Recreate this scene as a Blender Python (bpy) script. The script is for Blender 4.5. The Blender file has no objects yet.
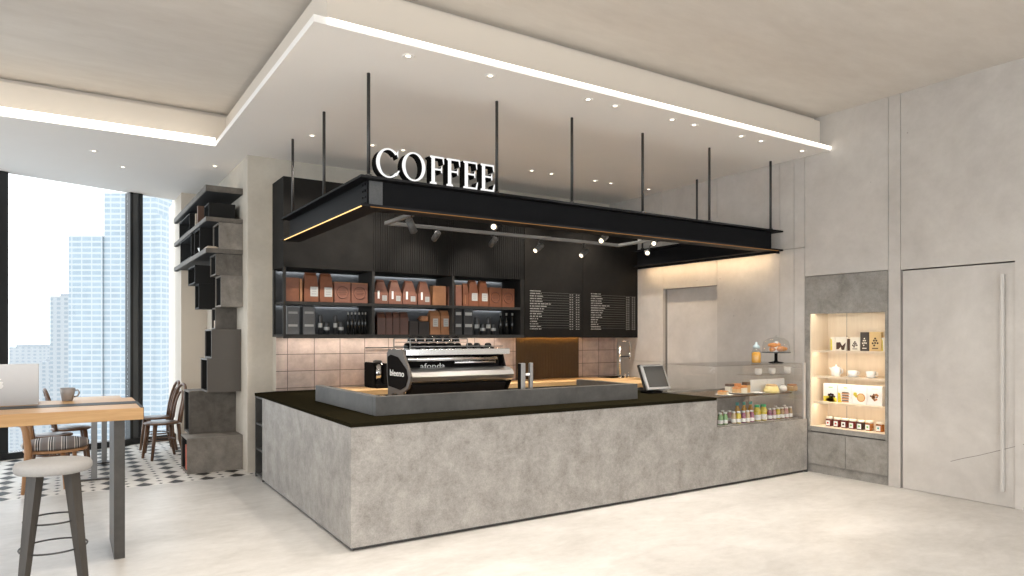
WORLD = 2.5; EXPO = 0.33; DLE = 90; DLB = 90; DLW = 30; SPE = 15; HALL_FILL = 130
import bpy, bmesh, math, random
from mathutils import Vector, Matrix, Euler
random.seed(7)
sc = bpy.context.scene
COL = sc.collection
PI = math.pi

# ------------------------------------------------------------------ measuring helpers
F = 688.0; CX = 512.0; HY = 336.5; EYE = 1.55; YAW = math.radians(33.0)
SY, CYW = math.sin(YAW), math.cos(YAW)
def ray(px):
    a = (px - CX) / F
    return SY + a * CYW, CYW - a * SY
def wx(px, Y):                       # X of a point seen at column px on the plane y = Y
    d = ray(px); return Y * d[0] / d[1]
def wy(px, X):                       # Y of a point seen at column px on the plane x = X
    d = ray(px); return X * d[1] / d[0]
def wz(py, X, Y):                    # height of a point of row py standing at X, Y
    return EYE + (HY - py) / F * (X * SY + Y * CYW)

# ------------------------------------------------------------------ mesh builder
ORG = {}
class MB:
    def __init__(s): s.bm = bmesh.new()
    def box(s, x0, x1, y0, y1, z0, z1, bev=0.0, mi=0, seg=2):
        if x0 > x1: x0, x1 = x1, x0
        if y0 > y1: y0, y1 = y1, y0
        if z0 > z1: z0, z1 = z1, z0
        bm = s.bm
        v = [bm.verts.new((x, y, z)) for x in (x0, x1) for y in (y0, y1) for z in (z0, z1)]
        fs = []
        for q in ((0,1,3,2),(4,6,7,5),(0,4,5,1),(2,3,7,6),(0,2,6,4),(1,5,7,3)):
            f = bm.faces.new([v[i] for i in q]); f.material_index = mi; fs.append(f)
        if bev > 0:
            es = list({e for f in fs for e in f.edges})
            r = bmesh.ops.bevel(bm, geom=es, offset=bev, segments=seg, profile=0.5, affect='EDGES')
            for f in r['faces']: f.material_index = mi
        return s
    def obox(s, c, size, M, mi=0, bev=0.0):
        t = MB(); a, b, d = (q / 2 for q in size); t.box(-a, a, -b, b, -d, d, bev, mi)
        s.add(t, Matrix.Translation(Vector(c)) @ M.to_4x4()); return s
    def add(s, other, M=None):
        me = bpy.data.meshes.new('tmp'); other.bm.to_mesh(me)
        if M is not None: me.transform(M)
        s.bm.from_mesh(me); bpy.data.meshes.remove(me); other.bm.free(); return s
    def ring(s, pts): return [s.bm.verts.new(p) for p in pts]
    def skin(s, rings, closed_u=True, cap=True, mi=0, smooth=True, loop=False):
        bm = s.bm; n = len(rings[0]); R = len(rings)
        for i in range(R if loop else R - 1):
            a, b = rings[i], rings[(i + 1) % R]
            for j in range(n if closed_u else n - 1):
                k = (j + 1) % n
                try: f = bm.faces.new((a[j], a[k], b[k], b[j]))
                except ValueError: continue
                f.smooth = smooth; f.material_index = mi
        if cap and not loop:
            for rr, rev in ((rings[0], True), (rings[-1], False)):
                try:
                    f = bm.faces.new(list(reversed(rr)) if rev else rr); f.material_index = mi
                except ValueError: pass
        return s
    def tube(s, pts, r, seg=8, closed=False, mi=0, rr=None, flat=1.0):
        P = [Vector(p) for p in pts]; n = len(P); rings = []
        up = Vector((0, 0, 1)); prev = None
        for i, p in enumerate(P):
            if closed: t = P[(i + 1) % n] - P[i - 1]
            else: t = P[min(i + 1, n - 1)] - P[max(i - 1, 0)]
            t.normalize()
            if prev is None:
                a = up if abs(t.z) < .95 else Vector((1, 0, 0))
                u = t.cross(a).normalized()
            else: u = (prev - t * prev.dot(t)).normalized()
            prev = u; w = t.cross(u).normalized()
            q = rr[i] if rr else r
            rings.append(s.ring([p + u * (q * math.cos(k * 2 * PI / seg)) + w * (q * flat * math.sin(k * 2 * PI / seg)) for k in range(seg)]))
        return s.skin(rings, mi=mi, loop=closed)
    def cyl(s, p0, p1, r0, r1=None, seg=16, mi=0):
        return s.tube([p0, p1], r0, seg, mi=mi, rr=[r0, r0 if r1 is None else r1])
    def lathe(s, prof, c=(0, 0, 0), seg=24, mi=0, sx=1.0, sy=1.0, cap=True):
        rings = [s.ring([(c[0] + r * sx * math.cos(k * 2 * PI / seg), c[1] + r * sy * math.sin(k * 2 * PI / seg), c[2] + z) for k in range(seg)]) for r, z in prof]
        return s.skin(rings, mi=mi, cap=cap)
    def prism(s, poly, axis, a, b, mi=0):
        def p3(u, v, w): return {'x': (w, u, v), 'y': (u, w, v), 'z': (u, v, w)}[axis]
        A = s.ring([p3(u, v, a) for u, v in poly]); B = s.ring([p3(u, v, b) for u, v in poly])
        n = len(poly); fs = [s.bm.faces.new(A), s.bm.faces.new(list(reversed(B)))]
        for i in range(n):
            j = (i + 1) % n; fs.append(s.bm.faces.new((A[i], B[i], B[j], A[j])))
        for f in fs: f.material_index = mi
        return s
    def hull8(s, lo, hi, mi=0):      # two quads (4 points each) joined into a solid
        A = s.ring(lo); B = s.ring(hi); return s.skin([A, B], mi=mi, smooth=False)
    def build(s, name, mats, parent=None, org=None):
        bm = s.bm
        bmesh.ops.recalc_face_normals(bm, faces=bm.faces[:])
        o0 = ORG[parent.name] if parent is not None else Vector(org or (0, 0, 0))
        if o0.length > 0: bmesh.ops.translate(bm, verts=bm.verts[:], vec=-o0)
        me = bpy.data.meshes.new(name); bm.to_mesh(me); bm.free()
        for m in (mats if isinstance(mats, (list, tuple)) else [mats]): me.materials.append(m)
        o = bpy.data.objects.new(name, me); COL.objects.link(o)
        if parent is not None: o.parent = parent
        else: o.location = o0
        ORG[o.name] = o0
        return o

def tag(o, label, cat, group=None):
    o['label'] = label; o['category'] = cat
    if group: o['group'] = group
    return o
def thing(name, label, cat, loc=(0, 0, 0), group=None):
    o = bpy.data.objects.new(name, None); COL.objects.link(o); o.empty_display_size = .1
    o.location = loc; ORG[o.name] = Vector(loc)
    return tag(o, label, cat, group)
def struct(name, mb, m, parent=None):
    o = mb.build(name, m, parent)
    if parent is None: o['kind'] = 'structure'
    return o
def solo(name, mb, m, label, cat, loc, group=None):
    return tag(mb.build(name, m, None, loc), label, cat, group)
def dup(root, loc, rz=None, label=None, group=None):
    r = root.copy(); COL.objects.link(r); r.location = loc
    if rz is not None: r.rotation_euler = (0, 0, rz)
    if label: r['label'] = label
    if group: r['group'] = group
    ORG[r.name] = Vector(loc)
    for ch in list(root.children):
        c = ch.copy(); COL.objects.link(c); c.parent = r
        for g in list(ch.children):
            d = g.copy(); COL.objects.link(d); d.parent = c
    return r

# ------------------------------------------------------------------ materials
def nt(name):
    m = bpy.data.materials.new(name); m.use_nodes = True
    t = m.node_tree; b = t.nodes['Principled BSDF']
    return m, t, b
def N(t, typ, **kw):
    n = t.nodes.new(typ)
    for k, v in kw.items():
        if k in n.inputs.keys(): n.inputs[k].default_value = v
        else: setattr(n, k, v)
    return n
def L(t, a, b): t.links.new(a, b)
def simple(name, col, rough=.5, metal=0., var=.06, scale=30, bump=0., spec=.5, coat=0.):
    """plain surface with a slight procedural unevenness of tone"""
    m, t, b = nt(name)
    b.inputs['Roughness'].default_value = rough; b.inputs['Metallic'].default_value = metal
    b.inputs['Specular IOR Level'].default_value = spec
    if coat: b.inputs['Coat Weight'].default_value = coat
    tc = N(t, 'ShaderNodeTexCoord'); no = N(t, 'ShaderNodeTexNoise', Scale=scale, Detail=3.)
    L(t, tc.outputs['Object'], no.inputs['Vector'])
    mx = N(t, 'ShaderNodeMix', data_type='RGBA')
    L(t, no.outputs['Fac'], mx.inputs[0])
    mx.inputs[6].default_value = (*[c * (1 - var) for c in col], 1); mx.inputs[7].default_value = (*[min(1, c * (1 + var)) for c in col], 1)
    L(t, mx.outputs[2], b.inputs['Base Color'])
    if bump:
        bp = N(t, 'ShaderNodeBump', Strength=bump, Distance=.01); L(t, no.outputs['Fac'], bp.inputs['Height']); L(t, bp.outputs[0], b.inputs['Normal'])
    return m
def concrete(name, a, c, rough=.7, s1=1.3, s2=9., speck=0., stretch=(1, 1, 1), bump=.05, spec=.4, pits=0.):
    """cloudy cast concrete between tones a and c, optional fine speckle and pits"""
    m, t, b = nt(name)
    tc = N(t, 'ShaderNodeTexCoord'); mp = N(t, 'ShaderNodeMapping'); mp.inputs['Scale'].default_value = stretch
    L(t, tc.outputs['Object'], mp.inputs['Vector'])
    n1 = N(t, 'ShaderNodeTexNoise', Scale=s1, Detail=8., Roughness=.62, Distortion=.5); n2 = N(t, 'ShaderNodeTexNoise', Scale=s2, Detail=8., Roughness=.7)
    n3 = N(t, 'ShaderNodeTexNoise', Scale=120., Detail=2.)
    for n in (n1, n2, n3): L(t, mp.outputs[0], n.inputs['Vector'])
    ad = N(t, 'ShaderNodeMath', operation='MULTIPLY_ADD'); L(t, n2.outputs['Fac'], ad.inputs[0]); ad.inputs[1].default_value = .6
    L(t, n1.outputs['Fac'], ad.inputs[2])
    ad2 = N(t, 'ShaderNodeMath', operation='MULTIPLY_ADD'); L(t, n3.outputs['Fac'], ad2.inputs[0]); ad2.inputs[1].default_value = speck; L(t, ad.outputs[0], ad2.inputs[2])
    cr = N(t, 'ShaderNodeMapRange'); cr.inputs['From Min'].default_value = .52 + speck * .5; cr.inputs['From Max'].default_value = 1.08 + speck * .5
    L(t, ad2.outputs[0], cr.inputs['Value'])
    mx = N(t, 'ShaderNodeMix', data_type='RGBA'); L(t, cr.outputs[0], mx.inputs[0])
    mx.inputs[6].default_value = (*a, 1); mx.inputs[7].default_value = (*c, 1)
    out = mx.outputs[2]
    if pits:
        vo = N(t, 'ShaderNodeTexVoronoi', Scale=3.1); L(t, tc.outputs['Object'], vo.inputs['Vector'])
        lt = N(t, 'ShaderNodeMath', operation='LESS_THAN'); L(t, vo.outputs['Distance'], lt.inputs[0]); lt.inputs[1].default_value = pits
        m2 = N(t, 'ShaderNodeMix', data_type='RGBA'); L(t, lt.outputs[0], m2.inputs[0]); L(t, out, m2.inputs[6]); m2.inputs[7].default_value = (*[q * .62 for q in a], 1)
        out = m2.outputs[2]
    L(t, out, b.inputs['Base Color'])
    b.inputs['Roughness'].default_value = rough; b.inputs['Specular IOR Level'].default_value = spec
    bp = N(t, 'ShaderNodeBump', Strength=bump, Distance=.02); L(t, ad2.outputs[0], bp.inputs['Height']); L(t, bp.outputs[0], b.inputs['Normal'])
    return m
def wood(name, a, c, axis='x', scale=14., rough=.45):
    m, t, b = nt(name)
    tc = N(t, 'ShaderNodeTexCoord'); mp = N(t, 'ShaderNodeMapping')
    mp.inputs['Scale'].default_value = {'x': (.25, 3, 3), 'y': (3, .25, 3), 'z': (3, 3, .25)}[axis]
    L(t, tc.outputs['Object'], mp.inputs['Vector'])
    n1 = N(t, 'ShaderNodeTexNoise', Scale=scale, Detail=6., Roughness=.6, Distortion=.7); L(t, mp.outputs[0], n1.inputs['Vector'])
    n2 = N(t, 'ShaderNodeTexNoise', Scale=scale * .15, Detail=2.); L(t, mp.outputs[0], n2.inputs['Vector'])
    ad = N(t, 'ShaderNodeMath', operation='MULTIPLY_ADD'); L(t, n2.outputs['Fac'], ad.inputs[0]); ad.inputs[1].default_value = .8; L(t, n1.outputs['Fac'], ad.inputs[2])
    cr = N(t, 'ShaderNodeMapRange'); cr.inputs['From Min'].default_value = .6; cr.inputs['From Max'].default_value = 1.2; L(t, ad.outputs[0], cr.inputs['Value'])
    mx = N(t, 'ShaderNodeMix', data_type='RGBA'); L(t, cr.outputs[0], mx.inputs[0]); mx.inputs[6].default_value = (*a, 1); mx.inputs[7].default_value = (*c, 1)
    L(t, mx.outputs[2], b.inputs['Base Color']); b.inputs['Roughness'].default_value = rough
    return m
def emit(name, col, st):
    m = bpy.data.materials.new(name); m.use_nodes = True; t = m.node_tree; t.nodes.clear()
    e = N(t, 'ShaderNodeEmission'); e.inputs[0].default_value = (*col, 1); e.inputs[1].default_value = st
    o = N(t, 'ShaderNodeOutputMaterial'); L(t, e.outputs[0], o.inputs[0]); return m
def glass(name, tint=(1, 1, 1), refl=1.0, ior=1.45):
    m = bpy.data.materials.new(name); m.use_nodes = True; t = m.node_tree; t.nodes.clear()
    lw = N(t, 'ShaderNodeLayerWeight', Blend=.5); pw = N(t, 'ShaderNodeMath', operation='POWER'); L(t, lw.outputs['Facing'], pw.inputs[0]); pw.inputs[1].default_value = 4.
    ml = N(t, 'ShaderNodeMath', operation='MULTIPLY_ADD'); L(t, pw.outputs[0], ml.inputs[0]); ml.inputs[1].default_value = .7 * refl; ml.inputs[2].default_value = .035 * refl
    tr = N(t, 'ShaderNodeBsdfTransparent'); tr.inputs[0].default_value = (*tint, 1)
    gl = N(t, 'ShaderNodeBsdfGlossy', Roughness=.02)
    mx = N(t, 'ShaderNodeMixShader'); L(t, ml.outputs[0], mx.inputs[0]); L(t, tr.outputs[0], mx.inputs[1]); L(t, gl.outputs[0], mx.inputs[2])
    o = N(t, 'ShaderNodeOutputMaterial'); L(t, mx.outputs[0], o.inputs[0]); return m
def grid_tile(name):
    """square stacked wall tiles on an x-z plane with dark joints"""
    m, t, b = nt(name)
    tc = N(t, 'ShaderNodeTexCoord'); sp = N(t, 'ShaderNodeSeparateXYZ'); L(t, tc.outputs['Object'], sp.inputs[0])
    cb = N(t, 'ShaderNodeCombineXYZ')
    ax = N(t, 'ShaderNodeMath', operation='ADD'); L(t, sp.outputs['X'], ax.inputs[0]); ax.inputs[1].default_value = -2.146 + .31 * 10
    az = N(t, 'ShaderNodeMath', operation='ADD'); L(t, sp.outputs['Z'], az.inputs[0]); az.inputs[1].default_value = -.956 + .194 * 10
    L(t, ax.outputs[0], cb.inputs['X']); L(t, az.outputs[0], cb.inputs['Y'])
    br = N(t, 'ShaderNodeTexBrick', offset=0.0, squash=1.0); L(t, cb.outputs[0], br.inputs['Vector'])
    br.inputs['Scale'].default_value = 1.0; br.inputs['Brick Width'].default_value = .31; br.inputs['Row Height'].default_value = .194
    br.inputs['Mortar Size'].default_value = .004; br.inputs['Mortar Smooth'].default_value = .1; br.inputs['Bias'].default_value = -.2
    br.inputs['Color1'].default_value = (.52, .41, .35, 1); br.inputs['Color2'].default_value = (.47, .35, .295, 1); br.inputs['Mortar'].default_value = (.13, .10, .09, 1)
    no = N(t, 'ShaderNodeTexNoise', Scale=7., Detail=7., Roughness=.65); L(t, tc.outputs['Object'], no.inputs['Vector'])
    mr = N(t, 'ShaderNodeMapRange'); L(t, no.outputs['Fac'], mr.inputs['Value']); mr.inputs['From Min'].default_value = .3; mr.inputs['From Max'].default_value = .7; mr.inputs['To Min'].default_value = .78; mr.inputs['To Max'].default_value = 1.2
    mx = N(t, 'ShaderNodeMix', data_type='RGBA', blend_type='MULTIPLY'); mx.inputs[0].default_value = 1
    L(t, br.outputs['Color'], mx.inputs[6]); L(t, mr.outputs[0], mx.inputs[7]); L(t, mx.outputs[2], b.inputs['Base Color'])
    b.inputs['Roughness'].default_value = .4
    bp = N(t, 'ShaderNodeBump', Strength=.4, Distance=.004, invert=True); L(t, br.outputs['Fac'], bp.inputs['Height']); L(t, bp.outputs[0], b.inputs['Normal'])
    return m
def floor_tile(name):
    """encaustic tiles: black lozenges with small dark dots on off-white"""
    m, t, b = nt(name)
    tc = N(t, 'ShaderNodeTexCoord'); sp = N(t, 'ShaderNodeSeparateXYZ'); L(t, tc.outputs['Object'], sp.inputs[0])
    P = .305
    def cell(src, off):
        a = N(t, 'ShaderNodeMath', operation='ADD'); L(t, src, a.inputs[0]); a.inputs[1].default_value = -off + P * 100.5
        mo = N(t, 'ShaderNodeMath', operation='MODULO'); L(t, a.outputs[0], mo.inputs[0]); mo.inputs[1].default_value = P
        s = N(t, 'ShaderNodeMath', operation='SUBTRACT'); L(t, mo.outputs[0], s.inputs[0]); s.inputs[1].default_value = P / 2
        ab = N(t, 'ShaderNodeMath', operation='ABSOLUTE'); L(t, s.outputs[0], ab.inputs[0]); return ab.outputs[0]
    def loz(u, v, a, c):
        d1 = N(t, 'ShaderNodeMath', operation='DIVIDE'); L(t, u, d1.inputs[0]); d1.inputs[1].default_value = a
        d2 = N(t, 'ShaderNodeMath', operation='DIVIDE'); L(t, v, d2.inputs[0]); d2.inputs[1].default_value = c
        s = N(t, 'ShaderNodeMath', operation='ADD'); L(t, d1.outputs[0], s.inputs[0]); L(t, d2.outputs[0], s.inputs[1])
        q = N(t, 'ShaderNodeMath', operation='LESS_THAN'); L(t, s.outputs[0], q.inputs[0]); q.inputs[1].default_value = 1.; return q.outputs[0]
    def mx_(a, c):
        q = N(t, 'ShaderNodeMath', operation='MAXIMUM'); L(t, a, q.inputs[0]); L(t, c, q.inputs[1]); return q.outputs[0]
    u0, v0 = cell(sp.outputs['X'], .695), cell(sp.outputs['Y'], 8.115)
    u1, v1 = cell(sp.outputs['X'], .695 + P / 2), cell(sp.outputs['Y'], 8.115 + P / 2)
    black = mx_(loz(u0, v0, .082, .115), mx_(loz(u1, v1, .035, .03), loz(u1, v0, .022, .03)))
    grey = mx_(loz(u0, v1, .06, .05), loz(u0, v0, .10, .145))
    no = N(t, 'ShaderNodeTexNoise', Scale=9., Detail=6.); L(t, tc.outputs['Object'], no.inputs['Vector'])
    m0 = N(t, 'ShaderNodeMix', data_type='RGBA'); L(t, no.outputs['Fac'], m0.inputs[0]); m0.inputs[6].default_value = (.62, .585, .54, 1); m0.inputs[7].default_value = (.78, .75, .71, 1)
    m1 = N(t, 'ShaderNodeMix', data_type='RGBA'); L(t, grey, m1.inputs[0]); L(t, m0.outputs[2], m1.inputs[6]); m1.inputs[7].default_value = (.50, .46, .41, 1)
    m2 = N(t, 'ShaderNodeMix', data_type='RGBA'); L(t, black, m2.inputs[0]); L(t, m1.outputs[2], m2.inputs[6]); m2.inputs[7].default_value = (.014, .012, .011, 1)
    L(t, m2.outputs[2], b.inputs['Base Color']); b.inputs['Roughness'].default_value = .5; b.inputs['Specular IOR Level'].default_value = .2
    return m
def stripes(name):
    m, t, b = nt(name)
    tc = N(t, 'ShaderNodeTexCoord'); sp = N(t, 'ShaderNodeSeparateXYZ'); L(t, tc.outputs['Object'], sp.inputs[0])
    mu = N(t, 'ShaderNodeMath', operation='MULTIPLY'); L(t, sp.outputs['X'], mu.inputs[0]); mu.inputs[1].default_value = 9.
    fr = N(t, 'ShaderNodeMath', operation='FRACT'); L(t, mu.outputs[0], fr.inputs[0])
    cr = N(t, 'ShaderNodeValToRGB'); cr.color_ramp.interpolation = 'CONSTANT'
    e = cr.color_ramp.elements; e[0].position = 0; e[0].color = (.17, .14, .13, 1); e[1].position = .42; e[1].color = (.6, .55, .5, 1)
    for p, c in ((.5, .03), (.6, .6), (.66, .03), (.78, .5), (.84, .17)):
        q = e.new(p); q.color = (c, c * .93, c * .88, 1)
    L(t, fr.outputs[0], cr.inputs[0]); L(t, cr.outputs[0], b.inputs['Base Color']); b.inputs['Roughness'].default_value = .9
    return m
def facade(name, glass_c, frame_c, fx, fz, wx_=.25, wz_=.35):
    """tower cladding: rows of glass between pale slab edges and mullions"""
    m, t, b = nt(name)
    tc = N(t, 'ShaderNodeTexCoord'); sp = N(t, 'ShaderNodeSeparateXYZ'); L(t, tc.outputs['Object'], sp.inputs[0])
    hs = N(t, 'ShaderNodeMath', operation='ADD'); L(t, sp.outputs['X'], hs.inputs[0]); L(t, sp.outputs['Y'], hs.inputs[1])
    def band(src, p, w):
        d = N(t, 'ShaderNodeMath', operation='DIVIDE'); L(t, src, d.inputs[0]); d.inputs[1].default_value = p
        f = N(t, 'ShaderNodeMath', operation='FRACT'); L(t, d.outputs[0], f.inputs[0])
        q = N(t, 'ShaderNodeMath', operation='LESS_THAN'); L(t, f.outputs[0], q.inputs[0]); q.inputs[1].default_value = w; return q.outputs[0]
    mxm = N(t, 'ShaderNodeMath', operation='MAXIMUM'); L(t, band(hs.outputs[0], fx, wx_), mxm.inputs[0]); L(t, band(sp.outputs['Z'], fz, wz_), mxm.inputs[1])
    no = N(t, 'ShaderNodeTexNoise', Scale=.12, Detail=3.); L(t, tc.outputs['Object'], no.inputs['Vector'])
    g = N(t, 'ShaderNodeMix', data_type='RGBA'); L(t, no.outputs['Fac'], g.inputs[0]); g.inputs[6].default_value = (*[q * .8 for q in glass_c], 1); g.inputs[7].default_value = (*[min(1, q * 1.2) for q in glass_c], 1)
    mx = N(t, 'ShaderNodeMix', data_type='RGBA'); L(t, mxm.outputs[0], mx.inputs[0]); L(t, g.outputs[2], mx.inputs[6]); mx.inputs[7].default_value = (*frame_c, 1)
    L(t, mx.outputs[2], b.inputs['Base Color']); b.inputs['Roughness'].default_value = .6
    return m

M = {}
M['wall'] = concrete('cast_concrete_wall', (.43, .395, .36), (.60, .56, .52), s1=.9, s2=5., pits=.02, bump=.03)
M['wall_door'] = concrete('concrete_door_skin', (.44, .405, .37), (.60, .56, .52), s1=1.1, s2=5., pits=.02, bump=.03)
M['joint'] = simple('dark_joint', (.22, .20, .18), .8)
M['core'] = concrete('pale_plaster_core', (.46, .41, .34), (.60, .545, .465), s1=1.5, s2=7., bump=.02)
M['pilaster'] = simple('beige_paint', (.62, .54, .45), .7, var=.03, scale=5)
M['floor'] = concrete('polished_floor', (.40, .376, .345), (.60, .575, .545), rough=.38, s1=1.3, s2=9., stretch=(1, 1.6, 1), bump=.015, spec=.4)
M['tile'] = floor_tile('patterned_floor_tile')
M['ceil'] = concrete('ceiling_concrete', (.58, .53, .475), (.70, .655, .60), s1=.7, s2=4., stretch=(.7, 2.2, 1), bump=.02)
M['white'] = simple('white_soffit_paint', (.90, .865, .825), .8, var=.015, scale=3)
M['box'] = simple('beige_soffit_paint', (.70, .625, .54), .8, var=.02, scale=3)
M['counter'] = concrete('counter_stone', (.19, .174, .158), (.385, .36, .332), s1=5., s2=26., speck=.5, rough=.6, bump=.03)
M['curb'] = concrete('dark_cement', (.040, .038, .036), (.092, .088, .082), s1=2.5, s2=12., rough=.5, bump=.03)
M['black_top'] = simple('black_stone_top', (.013, .011, .006), .42, var=.3, scale=60, spec=0.)
M['niche'] = concrete('niche_stone', (.17, .158, .142), (.36, .335, .305), s1=4., s2=22., speck=.35, rough=.65, bump=.05)
M['plinth'] = simple('dark_plinth', (.05, .045, .04), .6)
M['steel'] = simple('black_steel', (.012, .012, .013), .5, .0, var=.12, scale=8, spec=.04)
M['steel_lt'] = simple('mill_steel_plate', (.11, .11, .11), .5, .4, var=.25, scale=60)
M['rod'] = simple('rod_steel', (.05, .047, .045), .45, .4)
M['cab'] = concrete('charcoal_laminate', (.012, .0115, .011), (.024, .0225, .021), s1=1.6, s2=6., rough=.55, bump=.01, spec=.03)
M['cab_in'] = simple('charcoal_interior', (.085, .088, .092), .55, var=.1, scale=5)
M['menu'] = concrete('blackboard', (.008, .0075, .007), (.019, .017, .015), s1=1.2, s2=3., rough=.5, bump=.01, spec=.05)
M['ink'] = simple('menu_ink', (.30, .29, .27), .7)
M['rule'] = simple('menu_rule', (.085, .08, .075), .7)
M['tilewall'] = grid_tile('rose_wall_tile')
M['bronze'] = simple('bronze_rib', (.10, .065, .035), .35, .6, var=.1)
M['oak'] = wood('oak_worktop', (.58, .34, .14), (.78, .52, .26))
M['oak_bar'] = wood('oak_bar_top', (.40, .215, .08), (.55, .325, .135))
M['beech'] = wood('dark_bentwood', (.085, .040, .020), (.165, .085, .045), 'z', 10., .35)
M['warmwood'] = wood('warm_beech', (.30, .145, .06), (.46, .25, .12), 'z', 10., .4)
M['leg'] = concrete('raw_steel_leg', (.036, .032, .027), (.074, .066, .058), s1=4., s2=20., rough=.45, bump=.02)
M['stoolleg'] = wood('stained_oak_leg', (.028, .024, .020), (.062, .053, .045), 'z', 12., .5)
M['seat'] = simple('grey_felt_seat', (.35, .335, .32), .85, var=.07, scale=60, bump=.1)
M['seat_in'] = simple('seat_vinyl', (.16, .145, .14), .4)
M['stripe'] = stripes('striped_weave')
M['chrome'] = simple('chrome', (.72, .71, .70), .14, 1., var=.02)
M['handle'] = simple('pale_handle_paint', (.55, .52, .485), .6)
M['fairing'] = simple('polished_fairing', (.52, .51, .50), .29, 1., var=.03, scale=20)
M['post_lt'] = simple('satin_steel_post', (.34, .33, .32), .4, .7, var=.15, scale=40)
M['frame_cab'] = simple('graphite_shelf_frame', (.034, .032, .030), .55, spec=.1)
M['postm'] = simple('grey_steel_post', (.20, .195, .19), .35, .6)
M['brushed'] = simple('brushed_steel', (.50, .49, .475), .32, 1., var=.05, scale=40)
M['taupe_metal'] = simple('taupe_cast_metal', (.075, .062, .052), .5, .2)
M['black'] = simple('black_plastic', (.011, .010, .0095), .6, spec=0.)
M['black_gl'] = simple('black_gloss', (.010, .010, .010), .12)
M['alu'] = simple('anodised_aluminium', (.58, .57, .565), .38, .55, var=.02)
M['white_gl'] = simple('white_ceramic', (.86, .85, .83), .15, var=.01)
M['white_m'] = simple('white_card', (.84, .83, .81), .6, var=.02)
M['mug'] = simple('grey_stoneware', (.30, .275, .26), .45)
M['kraft'] = simple('copper_kraft_paper', (.175, .058, .023), .5, var=.25, scale=25)
M['kraft_lt'] = simple('light_kraft_paper', (.31, .14, .062), .55, var=.15, scale=25)
M['kraft_pk'] = simple('rose_kraft_paper', (.21, .085, .053), .55, var=.15, scale=30)
M['brown_dk'] = simple('dark_brown_bag', (.085, .034, .022), .35, var=.2, scale=20)
M['brown_bk'] = simple('near_black_box', (.022, .015, .012), .5)
M['grey_box'] = simple('grey_printed_card', (.11, .11, .112), .6, var=.3, scale=90)
M['black_box'] = simple('black_printed_card', (.035, .035, .037), .6, var=.3, scale=90)
M['label'] = simple('paper_label', (.42, .42, .405), .6, var=.1, scale=150)
M['label_gr'] = simple('grey_label_print', (.30, .30, .29), .6)
M['logo_dk'] = simple('stamped_ink', (.10, .035, .02), .6)
M['frame_bk'] = simple('window_frame_black', (.012, .013, .014), .4)
M['frame_gr'] = simple('window_mullion_grey', (.085, .088, .09), .45)
M['track'] = simple('track_grey', (.20, .20, .195), .5)
M['glass'] = glass('window_glass', (.97, .985, .99), .8)
M['case_glass'] = glass('case_glass', (.97, .965, .955), 1.0)
M['jar_glass'] = glass('jar_glass', (.96, .96, .95), 1.0)
M['cube_con'] = concrete('cube_cement', (.06, .05, .041), (.17, .148, .124), s1=3., s2=14., speck=.3, rough=.6, bump=.05)
M['cube_lt'] = concrete('cube_cement_pale', (.125, .108, .09), (.29, .258, .222), s1=3., s2=14., speck=.3, rough=.6, bump=.05)
M['cube_taupe'] = simple('taupe_lacquer', (.082, .069, .057), .55, var=.04, scale=4)
M['cube_dark'] = simple('graphite_lacquer', (.021, .020, .019), .55, var=.06, scale=4, spec=.06)
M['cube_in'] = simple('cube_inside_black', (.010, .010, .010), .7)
M['led_white'] = emit('cove_led', (1, .93, .82), 2.6)
M['led_cove'] = emit('cove_led_bright', (1, .94, .83), 3.2)
M['led_warm'] = emit('warm_led', (1, .62, .24), 1.5)
M['led_dim'] = emit('dim_warm_led', (1, .48, .16), .30)
M['led_wash'] = emit('wall_washer_led', (1, .72, .42), 30.)
M['led_gold'] = emit('gold_led', (1, .56, .14), 24.)
M['led_under'] = emit('under_cabinet_led', (1, .92, .82), 18.)
M['led_cool'] = emit('shelf_led', (.92, .96, 1), 14.)
M['led_niche'] = emit('niche_led', (1, .87, .68), 17.)
M['lamp'] = emit('lamp_lens', (1, .88, .68), 4.)
M['lamp_big'] = emit('spot_lens', (1, .86, .62), 2.5)
M['letter'] = emit('letter_face', (1, .99, .97), .85)
M['niche_wood'] = wood('pale_niche_lining', (.70, .575, .43), (.80, .68, .53), 'z', 8., .5)
M['teal'] = simple('teal_cap', (.05, .40, .36), .4)
M['green_cap'] = simple('green_cap', (.03, .42, .20), .4)
M['yellow'] = simple('yellow_print', (.72, .58, .05), .5, var=.3, scale=60)
M['tan'] = simple('tan_card', (.70, .50, .24), .6)
M['choc'] = simple('chocolate', (.075, .035, .02), .5)
M['cream'] = simple('cream_card', (.82, .76, .64), .6)
M['orange'] = simple('orange_bake', (.62, .25, .07), .6, var=.3, scale=35, bump=.3)
M['pastry'] = simple('golden_pastry', (.60, .37, .16), .6, var=.35, scale=45, bump=.3)
M['custard'] = simple('custard_yellow', (.80, .66, .28), .4)
M['apple_gr'] = simple('leaf_green_print', (.18, .50, .16), .5)
M['red_print'] = simple('red_print', (.45, .04, .04), .5)
def liquid(n, c): return simple(n, c, .12, var=.1, scale=20, coat=.5)
M['jam_red'] = liquid('red_jam', (.16, .015, .012)); M['jam_dark'] = liquid('dark_jam', (.05, .012, .008)); M['jam_orange'] = liquid('amber_jam', (.36, .11, .015))
M['j_green'] = liquid('green_smoothie', (.20, .38, .15)); M['j_pink'] = liquid('pink_smoothie', (.45, .22, .22)); M['j_brown'] = liquid('brown_smoothie', (.34, .22, .11))
M['j_yell'] = liquid('yellow_juice', (.60, .48, .04)); M['j_orange'] = liquid('orange_juice', (.62, .32, .03)); M['j_purple'] = liquid('berry_smoothie', (.26, .07, .15)); M['j_cream'] = liquid('cream_smoothie', (.56, .42, .26))
M['honey'] = liquid('honey_biscuits', (.66, .33, .05))
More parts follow.
